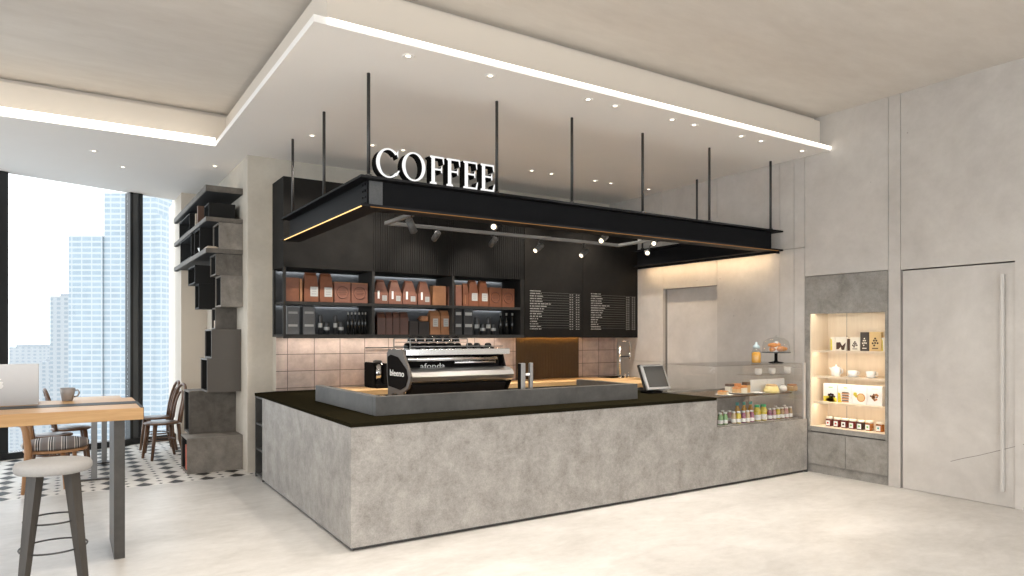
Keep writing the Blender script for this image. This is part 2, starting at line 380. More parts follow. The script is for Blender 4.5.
M['lid_blue'] = simple('pale_blue_lid', (.42, .50, .52), .4)
M['book_red'] = simple('rust_book_cover', (.42, .065, .02), .6); M['book_beige'] = simple('beige_book_cover', (.50, .40, .30), .6); M['book_pink'] = simple('dusty_book_cover', (.40, .28, .27), .6); M['book_brown'] = simple('brown_book_cover', (.12, .06, .035), .6)
M['tin'] = simple('dark_grey_tin', (.032, .032, .034), .4)
M['screen'] = simple('grey_screen', (.07, .068, .064), .12)
M['inlay'] = simple('steel_inlay', (.022, .023, .021), .5, .0, spec=.1)

# ================================================================== THE SETTING
WX = 7.16; CEIL = 4.035; SL = 3.62
struct('floor', MB().box(-7, 7.3, -5, 8.05, -.2, 0), M['floor'])
struct('floor_tiled', MB().prism([(-7, 8.05), (7.3, 8.05), (7.3, 12.3), (1.45, 12.3), (1.45, 11.66), (-7, 8.42)], 'z', -.2, 0), M['tile'])
struct('ceiling', MB().prism([(-7, -5), (7.4, -5), (7.4, 12.3), (1.45, 12.3), (1.45, 11.66), (-7, 8.42)], 'z', CEIL, CEIL + .2), M['ceil'])
# dropped soffit: thin white tray hung under a beige box
o = struct('ceiling_tray', MB().prism([(1.37, 4.5), (7.16, 4.5), (7.16, 12.3), (1.45, 12.3), (1.45, 11.60), (-7, 8.36), (-7, 8.03), (1.37, 8.03)], 'z', SL, SL + .05), M['white'])
struct('ceiling_box', MB().prism([(1.5, 4.63), (7.16, 4.63), (7.16, 12.3), (1.45, 12.3), (1.45, 11.60), (-7, 8.36), (-7, 8.16), (1.5, 8.16)], 'z', SL + .05, CEIL - .05), M['box'])
struct('ceiling_reveal', MB().prism([(1.57, 4.70), (7.16, 4.70), (7.16, 12.3), (1.45, 12.3), (1.45, 11.60), (-7, 8.36), (-7, 8.24), (1.57, 8.24)], 'z', CEIL - .05, CEIL), M['box'])
solo('cove_light', MB().box(1.46, 7.15, 4.488, 4.4995, SL + .014, SL + .047), M['led_white'], 'long white light strip along the front edge of the white ceiling tray above the bar', 'light strip', (4.3, 4.49, SL), 'ceiling edge light strips')
solo('cove_light', MB().box(-6.9, 1.365, 8.012, 8.0295, SL + .006, SL + .085), M['led_cove'], 'bright light strip on the ceiling edge near the windows at left', 'light strip', (-2.5, 8.02, SL), 'ceiling edge light strips')

# right wall of cast concrete panels with open joints; niche and doorway left out
w = MB(); g = .0025
def panel(y0, y1, z0, z1): w.box(WX, WX + .05, y0 + g, y1 - g, z0 + (g if z0 > 0 else 0), z1 - (g if z1 < 4 else 0))
ZS = 2.58; D1 = (2.724, 3.735); NI = (3.86, 4.82); D2 = (6.095, 7.066)
w.prism([(-5, 0), (D1[0], 0), (D1[0], 2.232), (D1[1] - g, 2.232), (D1[1] - g, CEIL), (-5, CEIL)], 'x', WX, WX + .05)
panel(D1[1], NI[0], 0, CEIL)
panel(NI[0], NI[1], 2.24, CEIL)
for a, b in ((NI[1], 4.96), (4.96, 5.15), (5.15, D2[0])): panel(a, b, 0, 1.185); panel(a, b, 1.185, ZS); panel(a, b, ZS, CEIL)
panel(D2[0], D2[1], 2.222, ZS); panel(D2[0], D2[1], ZS, CEIL)
panel(D2[1], 8.25, 0, 1.185); panel(D2[1], 8.25, 1.185, ZS); panel(D2[1], 8.25, ZS, CEIL)
wr = struct('wall_right', w, M['wall'])
bk = MB()
for a, b, c, d in ((-5, D1[0], 0, CEIL), (D1[0], D1[1], 2.232, CEIL), (D1[1], NI[0], 0, CEIL), (NI[0], NI[1], 2.24, CEIL), (NI[1], D2[0], 0, CEIL), (D2[0], D2[1], 2.222, CEIL), (D2[1], 8.25, 0, CEIL)):
    bk.box(WX + .051, WX + .2, a, b, c, d)
bk.box(WX + .13, WX + .2, D1[0], D1[1], 0, 2.232).box(WX + .13, WX + .2, D2[0], D2[1], 0, 2.222)
bk.build('joint_backing', M['joint'], wr)
# wide flush door at far right with its long pull bar
d = struct('door_1', MB().box(WX + .012, WX + .06, D1[0] + .0005, D1[1] - .016, .004, 2.218), M['wall_door'])
h = MB(); hy = wy(1002, WX - .03); h.box(WX - .035, WX - .006, hy - .012, hy + .012, .14, 2.12, .003)
for z in (.35, 1.9): h.cyl((WX - .02, hy, z), (WX + .0118, hy, z), .008, seg=8)
ho = h.build('door_handle', M['handle'], d); ho['label'] = 'long vertical pale pull bar'
ck = MB(); cp_ = [(wy(px, WX), wz(py, WX, wy(px, WX))) for px, py in ((950, 461.5), (962, 458.6), (978, 455.6), (997, 451), (1023, 444.5), (1075, 436))]
for (ya, za), (yb, zb_) in zip(cp_, cp_[1:]):
    x_ = WX + .0118 if ya > D1[0] else WX - .0002
    ck.hull8([(x_, ya, za - .003), (x_, yb, zb_ - .003), (x_, yb, zb_ + .003), (x_, ya, za + .003)], [(x_ - .0004, ya, za - .003), (x_ - .0004, yb, zb_ - .003), (x_ - .0004, yb, zb_ + .003), (x_ - .0004, ya, za + .003)])
ck.build('hairline_crack', M['joint'], wr)
# doorway behind the bar, door set back in its reveal
d = struct('door_2', MB().box(WX + .085, WX + .125, D2[0] + .002, D2[1] - .002, 0, 2.22), M['wall_door'])

# core wall behind the bar, and the beige pilaster at the window end
struct('wall_back', MB().box(1.743, WX + .25, 8.22, 12.4, 0, SL), M['core'])
struct('wall_pilaster', MB().box(1.40, 1.743, 10.9, 12.3, 0, SL), M['pilaster'])
struct('wall_tiled', MB().box(2.02, WX, 8.05, 8.07, .925, 3.285), M['tilewall'])
struct('wall_furring', MB().box(2.02, WX, 8.0705, 8.2195, .925, 3.285), M['core'])
solo('ribbed_panel', (lambda b: [b.box(5.29 + i * .0278, 5.29 + i * .0278 + .022, 8.03, 8.0495, .942, 1.543) for i in range(40)] and b)(MB()), M['bronze'], 'dark bronze ribbed panel on the tiled wall under the menu boards', 'wall panel', (5.85, 8.05, .94))
solo('warm_strip_light', MB().box(5.3, 6.39, 7.985, 8.005, 1.538, 1.5448), M['led_gold'], 'warm strip light under the menu boards washing down the bronze ribbed panel', 'light strip', (5.85, 7.95, 1.538))

# window facade, turned about 21 degrees from the bar
A0 = Vector((1.395, 11.56, 0)); ang = math.radians(20.99); fd = Vector((-math.cos(ang), -math.sin(ang), 0)); fn = Vector((math.sin(ang), -math.cos(ang), 0))
def fbox(mb, s0, s1, n0, n1, z0, z1):
    P = [A0 + fd * s + fn * n for s, n in ((s0, n0), (s1, n0), (s1, n1), (s0, n1))]
    mb.hull8([(p.x, p.y, z0) for p in P], [(p.x, p.y, z1) for p in P])
S = lambda X: (1.395 - X) / math.cos(ang)
fr = MB()
fbox(fr, S(1.40), S(-3.4), -.06, .10, 0, .085)
for x0, x1 in ((.918, .872), (.792, .752), (-.628, -.73), (-2.2, -2.3)): fbox(fr, S(x0), S(x1), -.07, .08, .085, SL - .001)
wn = struct('window_1', fr, M['frame_bk'])
mu = MB(); fbox(mu, S(.871), S(.793), -.05, .06, .085, SL - .001); mu.build('window_mullion', M['frame_gr'], wn)
for x0, x1 in ((1.395, .919), (.751, -.627), (-.731, -2.2)):
    p = MB(); fbox(p, S(x0), S(x1), -.006, .006, .0855, SL - .001); p.build('window_pane', M['glass'], wn)

# ================================================================== THE BAR
bar = thing('serving_counter', 'long grey stone coffee bar with black top in the middle of the room', 'counter', (4.4, 5.2, 0))
CXL, CYF, CT = 1.72, 4.77, .925
DX0, DX1 = 5.605, 7.09
b = MB()
b.prism([(CXL, .028), (WX - .03, .028), (WX - .03, .607), (DX0, .607), (DX0, .895), (CXL, .895)], 'y', CYF, CYF + .03)
b.build('front_panel', M['counter'], bar)
lx = lambda y: 1.719 + (y - 4.77) * .01447
MB().prism([(lx(CYF + .031), CYF + .031), (lx(CYF + .031) + .03, CYF + .031), (lx(7.59) + .03, 7.59), (lx(7.59), 7.59)], 'z', .028, .895).build('side_panel', M['counter'], bar)
MB().box(CXL + .03, 7.10, CYF + .03, CYF + .06, 0, .6).prism([(lx(4.84) + .03, 4.84), (lx(4.84) + .06, 4.84), (lx(7.58) + .06, 7.58), (lx(7.58) + .03, 7.58)], 'z', 0, .6).build('plinth', M['plinth'], bar)
MB().box(WX - .03, WX - .006, CYF + .01, 5.6, 0, .607).build('filler_strip', M['curb'], bar)
b = MB(); b.prism([(CXL - .004, CYF - .004), (DX0 - .01, CYF - .004), (DX0 - .01, 6.0), (2.62, 6.0), (2.62, 8.048), (2.018, 8.048), (lx(7.95) - .004, 7.95)], 'z', .896, CT)
b.build('countertop', M['black_top'], bar)
b = MB()
e0, e1 = lx(7.6) + .002, 1.99
for z in (.02, .30, .58, .87): b.box(e0 + .012, e1, 7.592, 7.945, z, z + .022)
b.box(e1 - .02, e1, 7.592, 7.945, .02, .892); b.box(e0, e1, 7.591, 7.607, .0, .894); b.box(e0 + .004, e1, 7.93, 7.946, .0, .894)
b.build('end_shelf', M['curb'], bar)
# raised cement curb round the machine end and timber work surfaces behind it
CUB = 1.076
b = MB(); b.box(2.04, 4.815, 5.10, 5.17, CT, CUB, .003).box(2.04, 2.11, 5.17, 6.65, CT, CUB, .003).box(4.745, 4.815, 5.17, 6.0, CT, CUB, .003)
b.build('curb', M['curb'], bar)
b = MB(); b.box(2.112, 4.743, 5.172, 6.0, CT + .001, .945, .002).box(2.112, 2.75, 6.0, 6.65, CT + .001, .945, .002)
b.build('inner_worktop', M['oak'], bar)
back = thing('back_worktop', 'oak worktop along the tiled wall behind the bar', 'worktop', (5, 7.7, 0))
MB().box(2.66, WX - .004, 7.42, 8.028, .885, .941, .002).box(5.985, 6.76, 6.6, 7.42, .885, .941, .002).build('worktop', M['oak'], back)
MB().box(2.70, WX - .004, 7.46, 8.03, 0, .884).box(6.02, 6.73, 6.64, 7.46, 0, .884).build('base_cabinet', M['curb'], back)
MB().box(5.972, 5.984, 6.6, 7.40, 0, .9355).build('end_panel', M['curb'], back)
MB().box(6.70, 7.12, 7.62, 7.96, .9415, .946).box(6.73, 7.09, 7.65, 7.93, .9462, .9475).build('sink', M['black_top'], back)

# faucet
fx = wx(620, 7.55); f2 = wx(630, 7.55); fa = thing('spring_faucet', 'tall chrome pull down faucet beside the sink at the right of the tiled wall', 'faucet', (fx, 7.55, .9412))
MB().lathe([(.028, .0003), (.028, .02), (.015, .025)], (fx, 7.55, .9412)).cyl((fx, 7.55, .96), (fx, 7.55, wz(346, fx, 7.55)), .013).build('post', M['chrome'], fa)
zt = wz(341, f2, 7.55); pts = [(fx + .02, 7.55, zt - .01)]
pts = [(fx + .05 + (f2 - fx - .05) * (1 - math.cos(a)), 7.55, zt - .05 + .05 * math.sin(a)) for a in [i * PI / 20 for i in range(0, 11)]]
pts = [(fx + .05, 7.55, zt)] + [(f2 - .05 + .05 * math.sin(i * PI / 16), 7.55, zt - .05 + .05 * math.cos(i * PI / 16)) for i in range(0, 9)] + [(f2, 7.55, zt - .18)]
MB().tube(pts, .011, 8).cyl((f2, 7.55, zt - .18), (f2, 7.55, zt - .27), .016).build('spout', M['chrome'], fa)
MB().cyl((fx, 7.55, wz(356.5, fx, 7.55)), (f2, 7.55, wz(356.5, fx, 7.55)), .009, seg=8).build('bracket', M['rod'], fa)
for q, (px, n) in enumerate(((625, 'first'), (628.5, 'second'))):
    X = wx(px, 7.60)
    solo('soap_bottle', MB().lathe([(.014, .0), (.014, .05), (.005, .055), (.005, .075)], (X, 7.60, .9412), 10).cyl((X, 7.60, .9412 + .073), (X - .025, 7.60, .9412 + .073), .004, seg=6), M['chrome'], ['small chrome tap at the sink, nearer the tall faucet post', 'small chrome tap at the sink, nearer the right wall'][q], 'tap', (X, 7.60, .9412), 'small taps at the sink')

# ------------------------------------------------------------------ espresso machine
ex0, ex1, ey0, ey1 = 2.425, 3.475, 5.30, 5.80
es = thing('espresso_machine', 'wide chrome and black espresso machine behind the curb of the bar', 'espresso machine', (2.9, 5.55, .9452))
zb = .9452
def side_profile(off=0.):
    P = [(5.47, 1.437), (5.76, 1.437), (5.80, 1.40), (5.80, 1.20), (5.775, 1.10), (5.78, zb), (5.70, zb), (5.68, 1.045), (5.57, 1.05), (5.55, zb), (5.46, zb), (5.44, 1.075), (5.345, 1.11), (5.305, 1.17), (5.30, 1.21), (5.325, 1.26), (5.40, 1.34)]
    if not off: return P
    c = (5.56, 1.24); return [(c[0] + (y - c[0]) * off, c[1] + (z - c[1]) * off) for y, z in P if z > 1.06]
for i, x in enumerate((ex0, ex1 - .02)):
    p = MB().prism(side_profile() if i == 0 else [(5.50, 1.384), (5.79, 1.384), (5.79, zb), (5.5, zb), (5.40, 1.09), (5.36, 1.14), (5.45, 1.26)], 'x', x, x + .02).build('side_panel', M['taupe_metal'] if i == 0 else M['black'], es)
    MB().prism([(5.70, 1.39), (5.77, 1.37), (5.775, 1.22), (5.755, 1.11), (5.50, 1.09), (5.39, 1.125), (5.345, 1.20), (5.375, 1.27), (5.55, 1.37)] if i == 0 else [(5.70, 1.37), (5.76, 1.34), (5.76, 1.1), (5.5, 1.1), (5.5, 1.3)], 'x', *((x - .006, x) if i == 0 else (x + .02, x + .024))).build('side_inset', M['black'], p)
MB().box(ex0 + .021, ex1 - .001, 5.42, 5.79, 1.385, 1.437, .004).box(ex0 + .06, ex1 + .01, 5.40, 5.42, 1.385, 1.44, .004).build('top_tray', M['chrome'], es)
MB().box(ex0 + .05, ex1 - .05, 5.50, 5.79, 1.08, 1.385).build('body', M['black'], es)
q = MB(); q.tube([(ex0 + .03, 5.43, 1.352), (ex1 - .12, 5.43, 1.352)], .019, 14); q.tube([(ex0 + .5, 5.455, 1.318), (ex1 - .12, 5.455, 1.318)], .012, 10)
q.build('group_rail', M['chrome'], es)
q = MB(); q.prism([(5.50, 1.275), (5.40, 1.268), (5.34, 1.245), (5.315, 1.205), (5.33, 1.165), (5.38, 1.14), (5.50, 1.14)], 'x', ex0 + .021, ex1)
q.build('front_fairing', M['fairing'], es)
MB().prism([(5.50, 1.139), (5.36, 1.139), (5.40, 1.06), (5.50, 1.05)], 'x', ex0 + .05, ex1 - .06).build('drip_tray', M['black'], es)
def text(body, size, M4, m, name, parent, ext=.001):
    cu = bpy.data.curves.new(name, 'FONT'); cu.body = body; cu.size = size; cu.extrude = ext; cu.align_x = 'CENTER'; cu.resolution_u = 2
    t = bpy.data.objects.new(name + '_tmp', cu); COL.objects.link(t)
    dg = bpy.context.evaluated_depsgraph_get(); me = bpy.data.meshes.new_from_object(t.evaluated_get(dg)); bpy.data.objects.remove(t); bpy.data.curves.remove(cu)
    me.transform(M4); o0 = ORG[parent.name]; me.transform(Matrix.Translation(-o0)); me.materials.clear(); me.materials.append(m)
    o = bpy.data.objects.new(name, me); COL.objects.link(o); o.parent = parent; ORG[o.name] = o0; return o
RX = Matrix.Rotation(PI / 2, 4, 'X')                                  # lettering on a face that looks to -Y
RLX = Matrix.Rotation(-PI / 2, 4, 'Z') @ RX                            # lettering on a face that looks to -X
text('bleeno', .078, Matrix.Translation((ex0 - .008, 5.56, 1.205)) @ RLX @ Matrix.Scale(1.45, 4, (1, 0, 0)), M['white_m'], 'side_lettering', es)
text('afonda', .066, Matrix.Translation((ex0 + .305, 5.494, 1.268)) @ RX @ Matrix.Scale(1.4, 4, (1, 0, 0)), M['white_m'], 'front_lettering', es)
q = MB()
for y, z in ((5.43, 1.462), (5.78, 1.462), (5.43, 1.53), (5.78, 1.53)): q.tube([(ex0 + .06, y, z), (ex0 + (.62 if z > 1.5 else 1.0), y, z)], .005, 6)
for x in (ex0 + .06, ex0 + .62):
    for y in (5.43, 5.78): q.cyl((x, y, 1.437), (x, y, 1.53), .005, seg=6)
q.build('cup_rail', M['postm'], es)
q = MB(); q.box(ex0 + .07, ex0 + .62, 5.44, 5.77, 1.497, 1.501); q.build('cup_shelf', M['rod'], es)
def glass_cup():
    t = thing('tumbler', 'dark tumbler standing upside down on top of the espresso machine', 'tumbler', (0, 0, 0), 'tumblers on the espresso machine')
    MB().lathe([(.036, 0), (.034, .03), (.026, .05), (.012, .055)], seg=16).build('bowl', M['black_gl'], t)
    MB().tube([(.037 * math.cos(i * PI / 8), .037 * math.sin(i * PI / 8), .004) for i in range(16)], .003, 6, closed=True).build('rim', M['chrome'], t)
    return t
cp = glass_cup(); first = True
places = [(ex0 + .12 + i * .088, y, 1.4375) for y in (5.50, 5.62) for i in range(6)] + [(ex0 + .12 + i * .088, 5.54, 1.5015) for i in range(6)] + [(ex0 + x, 5.50, 1.4375) for x in (.68, .76, .88)]
for i, p in enumerate(places):
    lab = 'dark upturned tumbler in the crowded rows at the left of the espresso machine top' if i < 12 else ('dark upturned tumbler on the upper glass rack over the espresso machine' if i < 18 else ['dark upturned tumbler right of the rack on the espresso machine', 'middle one of three separate upturned tumblers on the espresso machine', 'rightmost upturned tumbler on the espresso machine'][i - 18])
    grp = 'tumblers in rows on the espresso machine' if i < 12 else ('tumblers on the upper rack' if i < 18 else 'tumblers right of the rack')
    if i == 0: cp.location = p; ORG[cp.name] = Vector(p); cp['label'] = lab; cp['group'] = grp
    else: dup(cp, p, None, lab, grp)
solo('drip_mat', MB().box(ex0 + .72, ex0 + .98, 5.56, 5.74, 1.4375, 1.452), M['black'], 'flat black tray lying on the right end of the espresso machine top', 'tray', (ex0 + .85, 5.65, 1.4375))

# posts right of the machine
px = 3.515; tp = thing('hot_water_tower', 'thick grey steel post standing just right of the espresso machine', 'water tower', (px, 5.24, .9452))
MB().box(px - .024, px + .024, 5.22, 5.27, .9454, 1.306, .004).build('post', M['post_lt'], tp); MB().box(px - .034, px - .024, 5.225, 5.265, .9454, 1.30).build('side_strip', M['black'], tp)
px = 3.61; tp = thing('water_tap', 'slim grey steel tap post with short spout right of the water tower', 'tap', (px, 5.24, .9452))
MB().box(px - .016, px + .016, 5.225, 5.257, .9454, 1.307, .003).build('post', M['post_lt'], tp); MB().box(px - .062, px - .0165, 5.23, 5.252, 1.19, 1.212, .002).build('spout', M['white_gl'], tp)
# grinder behind the machine
gx = wx(380, 7.78); gr = thing('coffee_grinder', 'dark rounded coffee grinder with chrome front on the back worktop left of the machine', 'grinder', (gx, 7.78, .9412))
x0, x1 = wx(371.5, 7.7), wx(374.5, 7.7); MB().box(x0, x1, 7.66, 7.95, .9414, wz(362.5, x0, 7.7), .02, seg=3).build('body', M['black'], gr)
x2 = wx(383, 7.7); MB().cyl(((x1 + x2) / 2, 7.74, .985), ((x1 + x2) / 2, 7.74, 1.24), .062, seg=20).build('chamber', M['chrome'], gr)
x3 = wx(389, 7.7); MB().box(x2, x3, 7.66, 7.95, .9414, wz(363.5, x2, 7.7), .015, seg=3).box(x1, x2, 7.83, 7.95, .9414, 1.2).build('motor_housing', M['black'], gr)
MB().box(x1 - .01, x3 + .02, 7.6, 7.82, .9414, .984, .006).build('base', M['black'], gr)
MB().lathe([(.05, 0), (.055, .02), (.03, .03)], ((x1 + x2) / 2, 7.74, 1.24), 16).build('hopper', M['taupe_metal'], gr)
q = MB(); q.tube([(wx(366, 8.0), 8.02, 1.412), (wx(404, 8.0), 8.02, 1.412)], .007, 8)
for px in (370, 400): q.cyl((wx(px, 8.02), 8.02, 1.412), (wx(px, 8.02), 8.05, 1.412), .005, seg=6)
solo('wall_rail', q, M['rod'], 'thin steel rail on the tiled wall behind the espresso machine', 'rail', (3.2, 8.05, 1.41))

# point of sale terminal
ps = thing('payment_terminal', 'tilted grey framed touch screen till on the black bar top', 'till', (5.5, 5.5, CT))
X0, X1 = 5.31, 5.655; zl, zh = .965, 1.23
tilt = math.atan2(.115, zh - zl); Mx = Matrix.Rotation(-tilt, 3, 'X'); cc = Vector(((X0 + X1) / 2, 5.53, (zl + zh) / 2)); hgt = math.hypot(.115, zh - zl)
MB().obox(cc, (X1 - X0, .03, hgt), Mx, bev=.004).build('housing', M['alu'], ps)
MB().obox(cc + Mx @ Vector((0, -.0162, .004)), (X1 - X0 - .05, .002, hgt - .045), Mx).build('screen', M['screen'], ps)
MB().box(X0 + .07, X1 - .13, 5.47, 5.66, CT + .0005, CT + .022, .004).obox(cc + Vector((-.02, .06, -.07)), (.10, .10, .12), Matrix.Identity(3)).build('stand', M['black'], ps)
MB().obox(cc + Vector((.03, .075, .0)), (X1 - X0 - .0, .02, hgt), Mx).build('rear_display', M['taupe_metal'], ps)
solo('card_reader', MB().box(5.80, 5.88, 5.70, 5.80, CT + .0005, CT + .02, .003).box(5.81, 5.87, 5.74, 5.79, CT + .02, CT + .12, .003), M['white_m'], 'small white card holder on the black bar behind the till', 'card holder', (5.84, 5.75, CT))
ORG_dummy = None

# ================================================================== DISPLAY CASE
GT = 1.24
dc = thing('display_case', 'clear glass display case at the right end of the bar with drinks and pastries', 'display case', (6.35, 5.1, .607))
gx_m = wx(767, 4.795)
MB().box(DX0, gx_m - .003, 4.79, 4.798, .609, GT).build('front_glass', M['case_glass'], dc)
MB().box(gx_m + .003, 7.085, 4.79, 4.798, .609, GT).build('front_glass', M['case_glass'], dc)
MB().box(DX0 - .004, DX0 + .004, 4.80, 5.53, CT + .001, GT).build('side_glass', M['case_glass'], dc)
MB().box(DX0 - .004, 7.085, 4.79, 5.53, GT + .0005, GT + .008).build('top_glass', M['case_glass'], dc)
MB().box(DX0, WX - .031, 4.80, 5.55, .6075, .616).build('base_tray', M['counter'], dc)
MB().box(DX0, 7.09, 5.53, 5.545, .617, .93).box(DX0, DX0 + .012, 4.802, 5.53, .617, .924).build('back_panel', M['counter'], dc)
MB().box(7.088, 7.128, 4.785, 4.80, .609, GT + .01).build('end_post', M['alu'], dc)
SH = .915
MB().box(DX0 + .014, 6.97, 4.86, 5.45, SH - .014, SH).build('shelf', M['bronze'], dc)
for x in (5.75, 6.85): pass
UZ = 1.115
MB().box(6.50, 7.08, 4.95, 5.25, UZ - .006, UZ).build('upper_shelf', M['case_glass'], dc)
q = MB(); q.box(6.47, 7.08, 5.03, 5.04, SH + .001, 1.062, .002); q.build('light_panel', M['white_m'], dc)
# drinks on the base tray
BZ = .6165
def bottle(kind):
    if kind == 'small':
        t = thing('smoothie_bottle', '-', 'bottle'); MB().lathe([(.024, 0), (.027, .006), (.027, .085), (.017, .105), (.017, .112)], seg=14).build('body', M['j_green'], t)
        MB().lathe([(.0276, .012), (.0276, .05)], seg=14, cap=False).build('label', M['white_m'], t); MB().lathe([(.019, .112), (.019, .13)], seg=14).build('cap', M['white_gl'], t)
    elif kind == 'tall':
        t = thing('juice_bottle', '-', 'bottle'); MB().lathe([(.026, 0), (.029, .006), (.029, .12), (.015, .155), (.015, .17)], seg=14).build('body', M['j_orange'], t)
        MB().lathe([(.018, .165), (.018, .20)], seg=14).build('cap', M['teal'], t)
    else:
        t = thing('juice_bottle', '-', 'bottle'); MB().lathe([(.036, 0), (.040, .008), (.040, .115), (.026, .145), (.026, .152)], seg=16).build('body', M['j_yell'], t)
        MB().lathe([(.0406, .012), (.0406, .07)], seg=16, cap=False).build('label', M['white_m'], t); MB().lathe([(.029, .152), (.029, .178)], seg=16).build('cap', M['green_cap'], t)
    return t
proto = {k: bottle(k) for k in ('small', 'tall', 'fat')}; used = set()
def put_bottle(kind, px, Y, mat, lab, grp=None):
    p = (wx(px, Y), Y, BZ); r = proto[kind]
    if kind in used:
        r = dup(r, p, None, lab, grp)
    else:
        used.add(kind); r.location = p; ORG[r.name] = Vector(p); r['label'] = lab
        if grp: r['group'] = grp
    if mat:
        c = [k for k in r.children if k.name.startswith('body')][0]; c.data = c.data.copy(); c.data.materials.clear(); c.data.materials.append(M[mat])
    return r
SM = [(720.3, 4.90, 'j_green', 'leftmost green smoothie bottle with white cap in the display case'), (725.2, 4.90, 'j_green', 'green smoothie bottle, second from the left in the display case'),
      (729.6, 4.99, 'j_pink', 'pink smoothie bottle behind the green ones in the display case'), (733.6, 4.90, 'j_cream', 'cream smoothie bottle in front of the tall orange juices'),
      (738.6, 4.88, 'j_yell', 'small yellow smoothie bottle in front of the tall orange juices'), (743.4, 4.88, 'j_purple', 'small purple smoothie bottle in front of the tall orange juices'),
      (747.6, 4.88, 'j_cream', 'small cream smoothie bottle between two purple ones in the display case'), (751.8, 4.88, 'j_purple', 'small purple smoothie bottle beside the fat yellow juices at their left'),
      (769.5, 4.90, 'j_purple', 'small purple bottle just right of the fat yellow juices'), (773.8, 4.90, 'j_pink', 'small pink bottle, second right of the fat yellow juices'),
      (777.9, 4.90, 'j_yell', 'small yellow bottle in the right half of the display case'), (782.0, 4.90, 'j_brown', 'small brown smoothie bottle in the right half of the display case'),
      (786.0, 4.90, 'j_pink', 'small pink bottle, second from the right end of the drinks'), (790.0, 4.90, 'j_brown', 'rightmost small brown bottle in the display case'),
      (722.5, 5.05, 'j_brown', 'brown smoothie bottle at the left end of the back row in the display case'), (775.5, 5.05, 'j_brown', 'brown bottle in the back row right of the fat yellow juices'),
      (784.0, 5.05, 'j_purple', 'purple bottle in the back row near the right end of the display case')]
for px, Y, m, lab in SM: put_bottle('small', px, Y, m, lab, 'small smoothie bottles in the display case')
for px, lab in ((737.3, 'left tall orange juice with teal cap in the display case'), (744.0, 'middle tall orange juice with teal cap in the display case'), (750.6, 'right tall orange juice with teal cap in the display case')):
    put_bottle('tall', px, 5.06, None, lab, 'tall orange juices in the display case')
for px, lab in ((757.0, 'left one of two fat yellow juice bottles with green caps'), (763.4, 'right one of two fat yellow juice bottles with green caps')):
    put_bottle('fat', px, 4.91, None, lab, 'fat yellow juices in the display case')
# pastries on the shelf
SZ = SH + .0003
def plate(px, Y, r, lab, sx=1.):
    X = wx(px, Y); t = thing('serving_plate', lab, 'plate', (X, Y, SZ), 'plates in the display case')
    MB().lathe([(r * .55, .001), (r, .012), (r, .016), (r * .9, .013), (r * .5, .006), (.002, .006)], (X, Y, SZ), 28).build('dish', M['white_gl'], t); return X, Y
def cakeslice(nm, X, Y, w, d, h, m1, m2, lab, z=.0062, grp='pastries in the display case'):
    t = thing(nm, lab, 'pastry', (X, Y, SZ + z), grp)
    MB().box(X - w / 2, X + w / 2, Y - d / 2, Y + d / 2, SZ + z, SZ + z + h * .7, .006).build('crumb', M[m1], t)
    MB().box(X - w / 2, X + w / 2, Y - d / 2, Y + d / 2, SZ + z + h * .7, SZ + z + h, .006).build('topping', M[m2], t)
X, Y = plate(724, 4.96, .10, 'small white plate at the left end of the display case shelf')
cakeslice('cake_slice', X - .03, Y, .06, .08, .05, 'pastry', 'orange', 'flat brown cake slice on the leftmost plate'); cakeslice('cake_slice', X + .035, Y + .02, .05, .07, .045, 'cream', 'pastry', 'pale cake slice on the leftmost plate')
X, Y = plate(739.5, 5.06, .155, 'large white plate of layered pastries in the display case')
for k, (dx, dy, w, h, a, c_) in enumerate(((-.085, -.03, .07, .07, 'pastry', 'orange'), (-.01, -.05, .08, .085, 'cream', 'orange'), (.075, -.03, .065, .12, 'pastry', 'choc'), (.02, .06, .09, .10, 'pastry', 'orange'), (-.08, .07, .08, .10, 'cream', 'choc'))):
    cakeslice('layer_pastry', X + dx, Y + dy, w, .07, h, a, c_, ['left front layered pastry on the large plate', 'middle front cream pastry on the large plate', 'tallest layered pastry at the right of the large plate', 'back golden pastry on the large plate', 'back left pastry with dark top on the large plate'][k])
plate(758, 4.92, .07, 'empty small white plate right of the pastries in the display case')
X = wx(771.5, 4.93); t = thing('bundt_cake', 'yellow dome shaped pudding cake with brown top in the display case', 'cake', (X, 4.93, SZ))
MB().lathe([(.088, 0), (.086, .02), (.066, .075)], (X, 4.93, SZ), 24).build('body', M['custard'], t); MB().lathe([(.066, .0752), (.062, .09), (.04, .096), (.002, .09)], (X, 4.93, SZ), 24).build('glaze', M['pastry'], t)
X = wx(783, 4.93); t = thing('sugar_bun', 'round white bun beside the yellow pudding cake', 'bun', (X, 4.93, SZ))
MB().lathe([(.022, 0), (.042, .018), (.045, .042), (.034, .068), (.002, .08)], (X, 4.93, SZ), 20).build('bun', M['white_m'], t); MB().lathe([(.016, .0), (.013, .004)], (X - .01, 4.93, SZ + .0805), 12).build('berry', M['jam_red'], t)
X = wx(792, 4.96); t = thing('loaf_cake', 'small brown loaf at the right end of the display case shelf', 'loaf', (X, 4.96, SZ))
MB().box(X - .05, X + .055, 4.91, 5.01, SZ, SZ + .06, .018, seg=3).build('loaf', M['pastry'], t); MB().box(X - .04, X + .045, 4.92, 5.0, SZ + .0605, SZ + .08, .009).build('crust', M['orange'], t)
